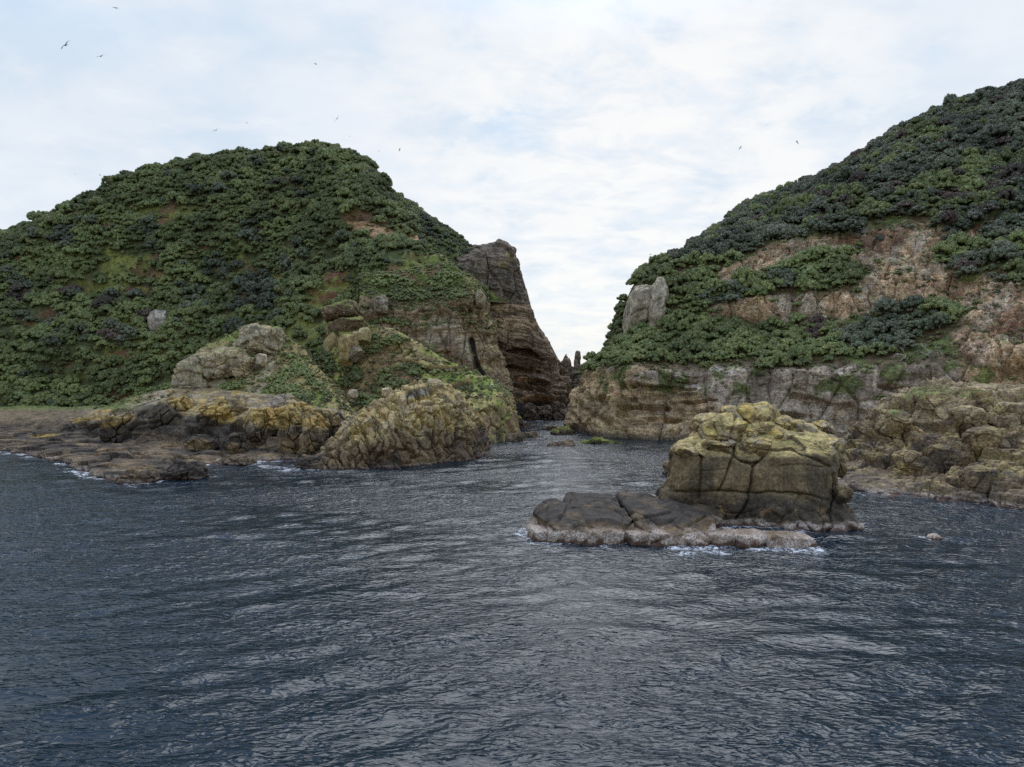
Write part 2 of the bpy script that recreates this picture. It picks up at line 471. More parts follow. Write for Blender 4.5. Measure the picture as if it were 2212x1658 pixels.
def head_paint(V, N, px, py):
    wob = fbm(V, 7, 4, 3) * 0.5
    c = base(V, (0.145, 0.108, 0.076))
    c = lerp(c, (0.105, 0.092, 0.078), ss(py + wob * 50, 690, 640) * 0.9)
    c = lerp(c, (0.26, 0.195, 0.125), spots(px, py, [(1085, 715, 45, 26), (1100, 665, 38, 10), (1110, 700, 50, 16)], wob) * 0.8)
    c = lerp(c, (0.22, 0.15, 0.088), ss(strata(V, 3.0, 51), 0.2, 0.8) * ss(py, 770, 820) * ss(px, 1090, 1110) * 0.75)
    c = lerp(c, (0.34, 0.22, 0.12), spots(px, py, [(1160, 860, 32, 8, 4), (1135, 820, 25, 5, 8)], wob) * 0.8)
    c = lerp(c, YL * 0.7, spots(px, py, [(1100, 556, 16, 12, 25), (1085, 570, 14, 8)], wob) * 0.6)
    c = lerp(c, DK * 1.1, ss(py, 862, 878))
    return c
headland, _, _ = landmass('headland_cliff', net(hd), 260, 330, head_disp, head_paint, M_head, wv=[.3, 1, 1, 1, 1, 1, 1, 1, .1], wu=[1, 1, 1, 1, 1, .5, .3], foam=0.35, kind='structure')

# --- green shoulder behind the headland, lower rocks by the channel mouth
sh = [Zr([1130, 1170, 1200, 1225, 1240, 1262, 1268], [322, 320, 318, 318, 318, 322, 340], -2),
      tri([1130, 1170, 1200, 1225, 1240, 1262, 1268], [860, 860, 862, 866, 866, 862, 858], [322, 320, 319, 319, 320, 325, 340]),
      tri([1130, 1165, 1190, 1212, 1230, 1256, 1262], [790, 795, 800, 815, 825, 825, 828], [326, 325, 325, 323, 322, 328, 342]),
      tri([1130, 1158, 1180, 1204, 1222, 1250, 1258], [722, 732, 756, 790, 800, 812, 815], [332, 331, 331, 330, 328, 332, 344]),
      tri([1130, 1156, 1176, 1198, 1216, 1244, 1252], [712, 716, 738, 768, 788, 800, 808], [342, 341, 340, 338, 336, 338, 346]),
      Zr([1130, 1160, 1190, 1210, 1230, 1250, 1260], [390] * 7, 2)]
def sh_paint(V, N, px, py):
    c = base(V, (0.16, 0.12, 0.085))
    c = lerp(c, LG * 0.8, ss(px, 1215, 1195) * ss(py, 790, 765) * ss(fbm(V, 4, 3, 2), -0.4, 0.1))
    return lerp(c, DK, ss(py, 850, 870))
def rough_disp(a=1.2, s=7, seed=1, crack=1.0, an=(1, 1, 0.6)):
    def f(V, N, px, py):
        f1, f2, cid = voro(V, s, seed, an)
        return fbm(V, s * 1.2, 4, seed) * a + (cid - 0.5) * a * 1.2 - ss(f2 - f1, 0.14, 0.0) * a * crack
    return f
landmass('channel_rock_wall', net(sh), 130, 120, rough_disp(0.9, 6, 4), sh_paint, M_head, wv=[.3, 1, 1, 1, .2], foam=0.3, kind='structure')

# --- middle cliff with its green cap
mc = [Zr([770, 870, 960, 1040, 1100, 1116, 1118], [230, 232, 233, 235, 238, 243, 265], -2),
      tri([770, 870, 960, 1040, 1095, 1108, 1110], [900, 900, 896, 893, 892, 893, 885], [232, 234, 235, 237, 239, 243, 266]),
      tri([770, 870, 960, 1030, 1080, 1098, 1100], [830, 830, 830, 830, 832, 832, 830], [235, 237, 237, 238, 240, 245, 267]),
      tri([770, 870, 950, 1015, 1055, 1079, 1081], [765, 765, 765, 765, 768, 770, 770], [239, 240, 240, 240, 241, 246, 268]),
      tri([770, 862, 940, 1000, 1038, 1061, 1063], [700, 700, 700, 700, 702, 704, 704], [243, 243, 242, 242, 243, 248, 268]),
      tri([778, 858, 934, 992, 1026, 1048, 1050], [640, 655, 664, 655, 650, 655, 656], [248, 246, 244, 243, 244, 250, 268]),
      tri([776, 850, 926, 985, 1020, 1043, 1046], [622, 636, 640, 628, 626, 636, 640], [254, 252, 251, 250, 251, 255, 269]),
      tri([774, 845, 918, 962, 992, 1034, 1040], [600, 596, 580, 575, 592, 622, 632], [266, 266, 268, 268, 266, 264, 270]),
      Zr([774, 845, 915, 970, 1000, 1036, 1042], [300] * 7, 20)]
def mc_disp(V, N, px, py):
    face = ss(py, 635, 668)
    d = strata(V, 2.6, 61, (-0.05, 0.0), 0.9) + (voro(V, 7, 8, (1, 1, 0.3))[2] - 0.5) * 2.2
    f1, f2, cid = voro(V, 4.5, 12, (1, 1, 0.35))
    d -= ss(f2 - f1, 0.12, 0) * 0.9
    d += fbm(V, 6, 4, 12) * 1.2
    d -= spots(px, py, [(985, 662, 30, 7), (1010, 672, 22, 9), (930, 668, 25, 6), (1040, 690, 8, 14)], fbm(V, 3, 3, 9) * 0.4) * 2.5
    d -= ss(polyd(px, py, [(1018, 735), (1024, 770), (1035, 800), (1050, 830), (1062, 855)]), 9, 3) * 2.2
    d += spots(px, py, [(960, 790, 50, 45, 20)], fbm(V, 5, 3, 19) * 0.3) * 3.0
    d += spots(px, py, [(1050, 850, 30, 60, -10)], fbm(V, 5, 3, 29) * 0.3) * 2.5
    return d * (0.35 + 0.65 * face) * ss(V[:, 1], 266, 256)
def mc_paint(V, N, px, py):
    wob = fbm(V, 6, 4, 23) * 0.5
    c = base(V, (0.175, 0.138, 0.095))
    c = lerp(c, (0.26, 0.24, 0.20), spots(px, py, [(960, 715, 45, 40), (1000, 760, 22, 50, -25), (830, 642, 18, 14)], wob) * 0.8)
    c = lerp(c, (0.115, 0.076, 0.05), spots(px, py, [(960, 800, 60, 55), (1040, 840, 25, 40)], wob) * 0.8)
    c = lerp(c, (0.19, 0.145, 0.085), ss(px - py * 0.45, 700, 760) * ss(fbm(V, 3, 4, 33, aniso=(1, 1, .3)), 0.0, 0.3) * 0.6)
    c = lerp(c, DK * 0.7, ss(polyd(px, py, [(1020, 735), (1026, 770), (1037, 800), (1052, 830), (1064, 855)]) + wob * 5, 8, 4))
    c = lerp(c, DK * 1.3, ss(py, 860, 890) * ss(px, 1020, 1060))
    green = ss(N[:, 2], 0.55, 0.8)
    g = lerp(base(V, GR), DD, ss(fbm(V, 7, 4, 40), -0.05, 0.25) * 0.8)
    g = lerp(g, YL * 0.9, ss(px, 985, 1030) * 0.6)
    return lerp(c, g, np.maximum(green * 0.85, ss(py + wob * 12, 646, 628)))
midcliff, MG, MN = landmass('middle_cliff', net(mc), 330, 300, mc_disp, mc_paint, M_cliff, wv=[.3, 1, 1, 1, 1, 1, .8, .1], wu=[1, 1, 1, 1, .6, .3], foam=0.2, kind='structure')

# --- grassy ridge in front of it, falling to the channel
X = [620, 730, 840, 940, 1040, 1085, 1104, 1108]
gr = [Zr([620, 730, 840, 940, 1040, 1098, 1122, 1126], [204, 203, 198, 194, 193, 197, 208, 224], -2),
      tri([620, 730, 840, 940, 1040, 1094, 1116, 1120], [940, 940, 942, 944, 945, 942, 930, 922], [205, 204, 199, 195, 194.5, 199, 209, 225]),
      tri([620, 730, 840, 940, 1035, 1080, 1102, 1106], [900, 896, 894, 890, 884, 880, 880, 878], [207, 206, 202, 199, 198, 201, 211, 226]),
      tri([640, 740, 845, 935, 1020, 1068, 1093, 1097], [880, 876, 870, 866, 858, 850, 850, 850], [211, 209, 206, 204, 203, 205, 213, 227]),
      tri([650, 740, 845, 930, 1010, 1055, 1085, 1090], [830, 825, 815, 815, 826, 832, 838, 842], [220, 218, 216, 214, 213, 213, 217, 228]),
      tri([690, 740, 840, 910, 975, 1035, 1075, 1082], [775, 765, 760, 776, 798, 818, 832, 838], [228, 226, 224, 221, 219, 218, 220, 229]),
      tri([715, 745, 820, 885, 950, 1020, 1066, 1076], [712, 700, 708, 732, 776, 808, 828, 836], [236, 235, 233, 231, 227, 223, 224, 230]),
      Zr([700, 750, 820, 890, 960, 1020, 1070, 1080], [262, 262, 260, 258, 254, 246, 240, 238], 3)]
def gr_disp(V, N, px, py):
    steep = ss(N[:, 2], 0.75, 0.45)
    f1, f2, cid = voro(V, 4.5, 15, (1, 1, 0.6))
    d = fbm(V, 9, 5, 16) * 1.3 + steep * ((cid - 0.5) * 1.8 - ss(f2 - f1, 0.13, 0) * 1.1)
    for pl, a in (([(880, 785), (930, 802), (985, 800)], 2.2), ([(900, 842), (960, 845), (1010, 830)], 2.2), ([(930, 868), (1000, 866)], 1.5), ([(860, 850), (900, 842)], 1.2)):
        q = polyd(px, py, pl)
        d -= ss(q, 6, 1.5) * a
        d += ss(polyd(px, py - 0, [(x, y - 9) for x, y in pl]), 9, 2) * 0.9
    return d
def gr_paint(V, N, px, py):
    wob = fbm(V, 5, 4, 53) * 0.6
    c = lerp(base(V, (0.185, 0.155, 0.085)), LG * 1.05, ss(fbm(V, 5, 5, 54), -0.1, 0.22))
    c = lerp(c, DD, spots(px, py, [(800, 800, 60, 40), (780, 840, 45, 40), (870, 820, 40, 25), (900, 860, 40, 16), (850, 770, 40, 16)], wob) * 0.75)
    c = lerp(c, np.array([0.10, 0.145, 0.028]), spots(px, py, [(1040, 838, 60, 22, 15), (980, 815, 40, 12, 20), (1060, 870, 30, 14)], wob) * 0.8)
    c = lerp(c, YL * 0.95, spots(px, py, [(1020, 872, 60, 26), (1080, 850, 20, 16), (900, 740, 40, 22), (870, 760, 30, 14)], wob) * 0.7)
    rock = ss(N[:, 2], 0.55, 0.35)
    r = lerp(base(V, (0.15, 0.115, 0.07)), YL * 0.8, ss(py + wob * 20, 915, 880) * 0.6)
    r = lerp(r, DK * 1.5, ss(py, 925, 945) * 0.7)
    c = lerp(c, r, rock)
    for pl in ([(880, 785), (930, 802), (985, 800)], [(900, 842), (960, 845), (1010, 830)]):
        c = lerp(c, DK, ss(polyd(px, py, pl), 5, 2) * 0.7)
    return c
ridge, GG, GN_ = landmass('grassy_ridge', net(gr), 380, 230, gr_disp, gr_paint, M_hill, wv=[.3, 1, 1, 1, 1, 1, .1], wu=[.6, 1, 1, 1, 1, .8, .3], foam=0.3, kind='structure')

# --- knoll with pale outcrops, centre left
kn = [Zr([350, 430, 520, 610, 700, 785], [200, 198, 196, 192, 187, 186], 4),
      tri([352, 430, 520, 605, 690, 775], [872, 866, 860, 872, 892, 905], [206, 203, 200, 196, 191, 188]),
      tri([368, 430, 515, 598, 680, 768], [842, 828, 818, 832, 860, 896], [210, 208, 206, 203, 198, 192]),
      tri([378, 430, 512, 592, 668, 756], [812, 788, 780, 785, 820, 878], [213, 213, 213, 211, 206, 198]),
      tri([384, 436, 516, 590, 655, 746], [798, 766, 738, 735, 770, 858], [218, 220, 222, 221, 217, 206]),
      tri([390, 444, 522, 575, 640, 738], [796, 758, 716, 708, 748, 850], [224, 228, 230, 229, 225, 212]),
      Zr([395, 450, 525, 580, 640, 735], [262, 262, 262, 260, 255, 240], 6)]
def kn_disp(V, N, px, py):
    rockm = spots(px, py, [(450, 800, 85, 48, -20), (565, 740, 50, 36)])
    f1, f2, cid = voro(V, 4.2, 25, (1, 1, 0.8))
    d = fbm(V, 7, 5, 26) * 0.9 + rockm * ((cid - 0.5) * 1.5 - ss(f2 - f1, 0.12, 0) * 0.7) + fbm(V, 2.0, 3, 27) * 0.3
    face = spots(px, py, [(490, 795, 50, 24, -18)])
    d -= spots(px, py, [(515, 806, 45, 8, -12), (430, 842, 40, 6)], fbm(V, 3, 3, 22) * 0.3) * 1.8
    d += spots(px, py, [(500, 778, 50, 14, -15)]) * 0.8
    return d
def kn_paint(V, N, px, py):
    wob = fbm(V, 4, 4, 63) * 0.5
    c = lerp(base(V, YL * 0.85), GR * 1.5, ss(fbm(V, 5, 5, 64), -0.05, 0.2) * 0.85)
    c = lerp(c, DD, spots(px, py, [(625, 765, 12, 10), (600, 790, 16, 10)], wob) * 0.6)
    rk = lerp(base(V, (0.22, 0.20, 0.145)), YL * 0.85, ss(fbm(V, 3, 4, 65), 0.0, 0.3) * 0.6)
    c = lerp(c, rk, spots(px, py, [(450, 800, 82, 46, -20), (568, 738, 46, 30), (560, 800, 30, 60, 25)], wob))
    c = lerp(c, np.array([0.255, 0.25, 0.225]), spots(px, py, [(500, 782, 52, 16, -18), (580, 742, 36, 22)], wob) * 0.75)
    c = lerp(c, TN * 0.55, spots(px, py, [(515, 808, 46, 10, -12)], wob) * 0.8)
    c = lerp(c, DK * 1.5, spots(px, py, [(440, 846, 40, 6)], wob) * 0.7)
    return c
knoll, KG, KN = landmass('grassy_knoll', net(kn), 330, 210, kn_disp, kn_paint, M_hill, wv=[.6, 1, 1, 1, 1, .1], kind='structure')

# --- long low coast of dark and ochre rock, far left to the dome
X = [-330, -120, 0, 90, 170, 235, 300, 350, 410, 480, 560, 640, 725]
f_net = net([
    Zr([-330, -120, 0, 95, 150, 215, 290, 345, 385, 470, 560, 640, 725], [196, 188, 176, 160, 147, 131, 127, 130, 146, 151, 155, 157, 152], -1.5),
    Zr([-330, -120, 0, 95, 155, 218, 290, 345, 388, 472, 560, 640, 725], [199, 191, 179, 163, 150, 134, 130, 133, 149, 154, 158, 159, 154], 0.8),
    Zr(X, [214, 206, 200, 194, 178, 165, 155, 157, 161, 164, 164, 163, 156], [1.2, 1.2, 1.3, 1.5, 1.8, 2.0, 2.0, 2.2, 2.4, 2.4, 2.3, 2.2, 2.5]),
    tri(X, [916, 918, 922, 930, 938, 950, 960, 962, 955, 955, 950, 950, 990], [232, 228, 222, 210, 196, 184, 174, 172, 170, 169, 167, 165, 158]),
    tri(X, [900, 900, 903, 905, 906, 898, 888, 884, 890, 896, 905, 912, 968], [240, 238, 232, 220, 204, 192, 183, 180, 179, 178, 174, 170, 164]),
    tri(X, [892, 890, 888, 888, 890, 884, 868, 858, 855, 852, 866, 880, 945], [252, 250, 246, 238, 222, 208, 198, 195, 195, 195, 190, 184, 176]),
    tri(X, [886, 884, 882, 882, 884, 878, 860, 850, 845, 845, 856, 870, 932], [272, 270, 266, 258, 240, 226, 212, 206, 206, 206, 202, 196, 188]),
    Zr(X, [330] * 5 + [300, 280, 260, 250, 240, 235, 230, 220], 0.3)])
def f_disp(V, N, px, py):
    steep = ss(N[:, 2], 0.8, 0.4)
    f1, f2, cid = voro(V, 4.0, 35, (0.6, 1, 1.2))
    d = fbm(V, 10, 5, 36) * 1.5 * ss(V[:, 2], 0.8, 3) + fbm(V, 3.0, 3, 136, ridge=True) * 0.35 * ss(V[:, 2], 0.8, 3) + strata(V, 1.5, 37, (-0.16, 0.05), 0.45) * (0.3 + steep)
    d += steep * ((cid - 0.5) * 1.6 - ss(f2 - f1, 0.12, 0) * 0.9)
    low = ss(V[:, 2], 3.5, 1.5)
    g1, g2, gc = voro(V, 3.2, 39, (0.45, 0.9, 1))
    d += low * ((gc - 0.45) * 1.1 - ss(g2 - g1, 0.12, 0) * 0.6 + fbm(V, 6, 4, 90) * 0.8)
    wob = fbm(V, 3, 3, 38) * 0.4
    d -= spots(px, py, [(440, 945, 42, 18, 20), (612, 925, 34, 22, -35), (520, 930, 20, 14), (690, 950, 14, 20)], wob) * 3.4
    d += spots(px, py, [(545, 930, 55, 30), (640, 910, 45, 26)], wob) * 1.5
    d += spots(px, py, [(650, 945, 12, 30), (590, 955, 20, 18)], wob) * 0.5
    for pl in ([(655, 905), (653, 960)], [(672, 902), (668, 945)], [(630, 905), (640, 960)], [(560, 900), (600, 915)]):
        d -= ss(polyd(px, py, pl), 5, 1) * 0.9
    return d
def f_paint(V, N, px, py):
    wob = fbm(V, 6, 4, 73) * 0.6
    z = V[:, 2]
    c = lerp(base(V, (0.078, 0.062, 0.045)), DK * 0.7, ss(fbm(V, 7, 5, 74, aniso=(.5, 1, 1)), -0.12, 0.15) * 0.9)
    up = ss(z + wob * 3, 5.0, 8.0)
    top = lerp(base(V, (0.165, 0.138, 0.08)), OC * 0.8, ss(fbm(V, 4, 5, 75), 0.05, 0.25) * 0.75)
    top = lerp(top, DK * 1.9, ss(fbm(V, 5, 5, 79), 0.10, 0.27) * 0.5)
    top = lerp(top, GY * 0.95, ss(fbm(V, 6, 4, 76), 0.12, 0.3) * 0.6)
    c = lerp(c, top, up * ss(px, 80, 240))
    c = lerp(c, (0.11, 0.09, 0.058), ss(py, 925, 905) * ss(px, 240, 60) * 0.9)
    c = lerp(c, OC * 0.85, spots(px, py, [(200, 905, 45, 6, -6), (240, 916, 30, 5, -10), (100, 942, 40, 4, -4), (590, 905, 60, 22), (680, 915, 40, 16), (460, 890, 50, 20, 20)], wob) * 0.75)
    c = lerp(c, DK * 0.8, spots(px, py, [(345, 895, 60, 22, 5), (440, 925, 45, 26, 25), (330, 920, 60, 16), (470, 968, 40, 6, 8), (560, 972, 45, 5, 4), (500, 925, 20, 10), (360, 1005, 60, 12, 5)], wob) * 0.9)
    c = lerp(c, (0.17, 0.13, 0.07), spots(px, py, [(430, 962, 34, 12), (505, 968, 16, 12), (650, 960, 45, 26)], wob) * 0.6)
    c = lerp(c, (0.16, 0.12, 0.07), ss(fbm(V, 3, 4, 78, aniso=(.5, 1, 1)), 0.14, 0.3) * ss(z, 3, 2) * 0.6)
    c = lerp(c, GR * 0.9, ss(py + wob * 6, 890, 880) * ss(px, 330, 250) * 0.9)
    return c
coast, CG, CN = landmass('rocky_coast', f_net, 560, 330, f_disp, f_paint, M_coast, wv=[.5, 1, .9, 1, 1, .8, .05], wu=[.3, .5, 1, 1, 1, 1, 1, 1, 1, 1, 1, 1], foam=1.2, kind='structure')

# --- right island: cliffs, ledge and wooded slope
Xr = [1240, 1290, 1400, 1550, 1700, 1850, 2000, 2212, 2480]
def wrap(row, dY=45, dx=14):
    a = row[0]
    if len(a) == 3: return [(a[0] + dx, a[1], a[2] + dY)] + row
    return [(a[0] + dx, a[1] + dY, a[2], 0)] + row
def Rr(pxs, pys, Ys): return wrap(tri(pxs, pys, Ys))
ri = [wrap(Zr([1230, 1285, 1400, 1550, 1700, 1850, 2000, 2212, 2480], [240, 214, 203, 196, 190, 185, 178, 165, 150], -2)),
      wrap(Zr([1230, 1285, 1400, 1550, 1700, 1850, 2000, 2212, 2480], [241, 216, 205, 198, 191, 186, 179, 166, 151], 2.0)),
      Rr([1238, 1290, 1400, 1550, 1700, 1850, 2000, 2212, 2480], [860, 860, 860, 860, 860, 860, 850, 840, 830], [243, 221, 209, 201, 194, 188, 181, 168, 153]),
      Rr([1262, 1305, 1400, 1550, 1700, 1850, 2000, 2212, 2480], [815, 800, 800, 805, 805, 805, 790, 760, 730], [246, 225, 211, 204, 197, 190, 184, 171, 157]),
      Rr([1278, 1325, 1405, 1550, 1700, 1850, 2000, 2212, 2480], [803, 778, 776, 788, 788, 785, 760, 720, 680], [250, 232, 217, 209, 203, 195, 190, 178, 164]),
      Rr([1292, 1352, 1430, 1560, 1700, 1850, 2000, 2212, 2480], [795, 728, 706, 698, 702, 692, 660, 620, 560], [262, 248, 238, 232, 226, 219, 213, 198, 184]),
      Rr([1302, 1362, 1432, 1560, 1700, 1850, 2000, 2212, 2480], [790, 660, 640, 642, 640, 630, 600, 570, 500], [270, 256, 246, 239, 232, 224, 218, 205, 192]),
      Rr([1306, 1368, 1436, 1560, 1700, 1850, 2000, 2212, 2480], [790, 618, 606, 600, 590, 578, 560, 530, 460], [276, 262, 252, 245, 238, 232, 227, 216, 200]),
      Rr([1312, 1386, 1440, 1560, 1700, 1850, 2000, 2212, 2480], [792, 604, 578, 556, 540, 530, 505, 485, 420], [284, 270, 260, 255, 249, 244, 239, 230, 214]),
      Rr([1330, 1400, 1475, 1595, 1715, 1860, 2000, 2212, 2480], [796, 606, 560, 498, 466, 416, 366, 329, 254], [300, 286, 280, 282, 282, 280, 278, 270, 258]),
      Rr([1345, 1415, 1505, 1618, 1722, 1862, 2000, 2212, 2480], [800, 604, 546, 462, 418, 350, 272, 208, 138], [330, 302, 302, 312, 320, 324, 326, 326, 320]),
      Rr([1355, 1425, 1515, 1628, 1732, 1872, 2010, 2222, 2490], [803, 626, 568, 486, 444, 380, 304, 242, 175], [355, 335, 340, 352, 360, 364, 366, 366, 360]),
      wrap(Zr([1365, 1440, 1530, 1640, 1740, 1880, 2020, 2230, 2490], [440] * 9, 2))]
BARE_R = [(1600, 588, 60, 24, -18), (1680, 556, 85, 30, -20), (1790, 530, 110, 20, -4), (1940, 530, 120, 52, -12), (1965, 610, 105, 62, -5), (1740, 668, 200, 36, -3), (2150, 655, 100, 62, 0), (2170, 740, 110, 60), (2060, 640, 60, 40), (2110, 505, 90, 14, -28), (1480, 600, 40, 14, -20)]
CAVES_R = [(1960, 850, 80, 8, 14), (1510, 865, 50, 5), (1480, 820, 22, 4), (1440, 838, 60, 5), (1300, 862, 12, 8), (1390, 880, 60, 5), (1430, 905, 45, 6), (1340, 895, 12, 8), (1560, 650, 10, 8), (1590, 655, 8, 8), (1680, 900, 70, 10), (1750, 860, 60, 7, 12), (1840, 905, 40, 30, 30)]
def r_disp(V, N, px, py):
    z = V[:, 2]
    cl = ss(py, 770, 800)
    tc = spots(px, py, BARE_R)
    d = cl * (strata(V, 2.4, 81, (-0.03, 0.0), 0.55) * ss(px, 1560, 1480) + strata(V, 4.5, 84, (0.12, 0.0), 0.7))
    f1, f2, cid = voro(V, 8, 85, (1, 1, 0.6))
    d += cl * ((cid - 0.5) * 1.6 - ss(f2 - f1, 0.09, 0) * 0.7)
    d += cl * (fbm(V, 7, 5, 86) * 1.5 + fbm(V, 18, 3, 186, aniso=(1, 1, .5)) * 3.0 * ss(px, 1260, 1330))
    d -= cl * holes(V, 2.2, 87, 0.25) * 1.2 * ss(px, 1700, 1500)
    d -= spots(px, py, CAVES_R, fbm(V, 3, 3, 88) * 0.5) * 2.4 * cl
    d += tc * (fbm(V, 6, 5, 89, aniso=(1, 1, .45)) * 3.2 + strata(V, 5, 189, (0.15, 0), 0.9))
    f1, f2, cid = voro(V, 3.5, 96, (1, 1, .2))
    d += tc * ((cid - .5) * 1.8 - ss(f2 - f1, .12, 0) * .7)
    f1, f2, cid = voro(V, 8, 197, (1, .7, .45))
    d += tc * ((cid - .5) * 3.0 - ss(f2 - f1, .08, 0) * 1.2)
    d += (1 - cl) * (1 - tc) * fbm(V, 22, 4, 91) * 2.6 * ss(px, 1300, 1420)
    up = ss(py, 540, 480)
    d += up * fbm(V, 40, 3, 92) * 3.0 * ss(V[:, 1], 325, 290)
    return d
def r_paint(V, N, px, py):
    wob = fbm(V, 7, 4, 93) * 0.5
    c = base(V, SOIL)
    bare = spots(px, py, BARE_R, wob * 0.8)
    b = lerp(base(V, (0.33, 0.25, 0.17)), (0.31, 0.28, 0.245), ss(fbm(V, 5, 4, 94, aniso=(1, 1, .35)), 0.0, 0.25) * 0.75)
    b = lerp(b, (0.42, 0.36, 0.30), ss(fbm(V, 3.5, 4, 97, aniso=(1, 1, .3)), 0.22, 0.4) * 0.6)
    b = lerp(b, DD * 1.2, np.maximum(spots(px, py, [(1850, 512, 60, 14, -10), (1900, 520, 80, 30, -20), (2080, 500, 70, 14, -28), (1960, 480, 60, 20), (2200, 700, 50, 22)], wob), ss(fbm(V, 6, 4, 95), 0.18, 0.32) * 0.7) * 0.8)
    b = lerp(b, lerp(base(V, DD), GR, ss(fbm(V, 4, 3, 195), -.1, .2)), ss(N[:, 2], 0.66, 0.85) * 0.8)
    c = lerp(c, lerp(base(V, DD * .8), GR, ss(fbm(V, 5, 3, 196), -.1, .2)), 0.5)
    c = lerp(c, b, bare)
    cl = ss(py + wob * 34, 780, 800)
    cliff_grey = lerp(base(V, (0.215, 0.185, 0.15)), (0.12, 0.10, 0.084), ss(fbm(V, 7, 4, 98, aniso=(1, 1, .3)), -0.05, 0.25) * 0.8)
    cliff_tan = lerp(base(V, (0.26, 0.20, 0.125)), (0.15, 0.115, 0.078), ss(strata(V, 2.4, 81, (-0.03, 0)), 0.1, -0.6) * 0.7)
    f = ss(px + wob * 120 - (py - 850) * 1.2, 1480, 1580)
    cc = lerp(cliff_tan, cliff_grey, f)
    cc = lerp(cc, (0.30, 0.28, 0.27), spots(px, py, [(1430, 815, 60, 16), (1480, 835, 90, 10, 6), (1340, 790, 60, 10, -10), (1560, 800, 50, 10)], wob) * 0.55)
    cc = lerp(cc, YL * 0.75, ss(fbm(V, 5, 4, 99), 0.15, 0.35) * ss(px, 1500, 1350) * 0.6)
    cc = lerp(cc, (0.40, 0.37, 0.34), ss(fbm(V, 4, 4, 101, aniso=(1.6, 1.6, .18)), 0.25, 0.42) * ss(px, 1380, 1500) * 0.45)
    cc = lerp(cc, DK * 1.2, ss(V[:, 2], 2.2, 0.6) * 0.8)
    cc = lerp(cc, (0.23, 0.165, 0.095), ss(px, 2050, 2110) * ss(py, 700, 760) * 0.85)
    cc = lerp(cc, GR * 0.8, ss(fbm(V, 5, 4, 102), 0.16, 0.26) * ss(py, 870, 840) * 0.8)
    c = lerp(c, cc, cl)
    return c
island, RG, RN = landmass('wooded_island', net(ri), 620, 460, r_disp, r_paint, M_cliff, wv=[.3, 1, 1, 1, 1, 1, 1, 1, .9, .8, .3, .04], wu=[.3] + [1] * 7 + [.4], foam=0.25, kind='structure')

# --- ledgy rocks of the right-hand shore
rs = [Zr([1800, 1870, 1950, 2050, 2150, 2230, 2330, 2480], [122, 114, 109.5, 106, 103, 99, 96, 90], -1.5),
      Zr([1800, 1870, 1950, 2050, 2150, 2230, 2330, 2480], [124, 116, 111.5, 108, 104.5, 101, 98, 92], 0.9),
      Zr([1806, 1872, 1950, 2050, 2150, 2230, 2330, 2480], [132, 126, 121, 116, 112, 109, 106, 100], [1.6, 1.8, 2.2, 2.6, 3.2, 3.4, 3.5, 3.5]),
      tri([1812, 1875, 1955, 2055, 2150, 2230, 2330, 2480], [990, 985, 975, 985, 985, 980, 970, 960], [140, 133, 128, 123, 119, 116, 113, 106]),
      tri([1822, 1882, 1962, 2060, 2150, 2230, 2330, 2480], [965, 935, 920, 915, 920, 915, 910, 900], [146, 139, 135, 131, 128, 125, 122, 114]),
      tri([1828, 1890, 1968, 2060, 2148, 2230, 2330, 2480], [958, 895, 868, 858, 880, 880, 870, 860], [152, 145, 142, 140, 138, 135, 132, 124]),
      tri([1832, 1900, 1975, 2045, 2130, 2230, 2330, 2480], [955, 880, 842, 826, 845, 850, 840, 820], [160, 154, 153, 152, 151, 149, 146, 138]),
      Zr([1840, 1900, 1975, 2045, 2130, 2230, 2330, 2480], [178, 178, 176, 175, 174, 172, 170, 164], 1)]
def rs_disp(V, N, px, py):
    f1, f2, cid = voro(V, 4.0, 105, (0.55, 0.8, 1.5))
    d = (cid - 0.5) * 2.3 - ss(f2 - f1, 0.13, 0) * 1.0 + fbm(V, 6, 5, 106) * 0.9 + strata(V, 1.5, 107, (0.42, 0.05), 0.75)
    f1, f2, cid = voro(V, 1.7, 108, (0.6, 1, 1.3))
    d += (cid - 0.5) * 0.5 - ss(f2 - f1, 0.12, 0) * 0.35
    shelf = ss(V[:, 2], 3.2, 2.0) * ss(px, 2000, 1900)
    return d * (1 - 0.65 * shelf)
def rs_paint(V, N, px, py):
    wob = fbm(V, 4, 4, 113) * 0.6
    c = lerp(base(V, (0.11, 0.088, 0.06)), (0.165, 0.13, 0.075), ss(fbm(V, 4, 4, 114), -0.05, 0.2) * 0.8)
    c = lerp(c, DK * 1.5, ss(fbm(V, 5, 4, 115), 0.1, 0.3) * 0.7)
    c = lerp(c, (0.20, 0.17, 0.115), ss(py + wob * 30, 925, 890) * 0.7)
    c = lerp(c, YL * 0.85, ss(fbm(V, 2.5, 4, 116), 0.12, 0.3) * 0.6)
    c = lerp(c, GR, spots(px, py, [(1960, 870, 60, 12, -35), (2000, 845, 50, 10, -10), (2090, 850, 45, 9)], wob) * 0.8 * ss(N[:, 2], 0.3, 0.6))
    c = lerp(c, DK * 1.7, ss(V[:, 2], 2.4, 1.4) * 0.55)
    return c
landmass('rocky_shore', net(rs), 430, 330, rs_disp, rs_paint, M_shore, wv=[.5, 1, 1, 1, 1, 1, .1], wu=[1, 1, 1, 1, 1, .5, .2], foam=0.45, kind='structure')

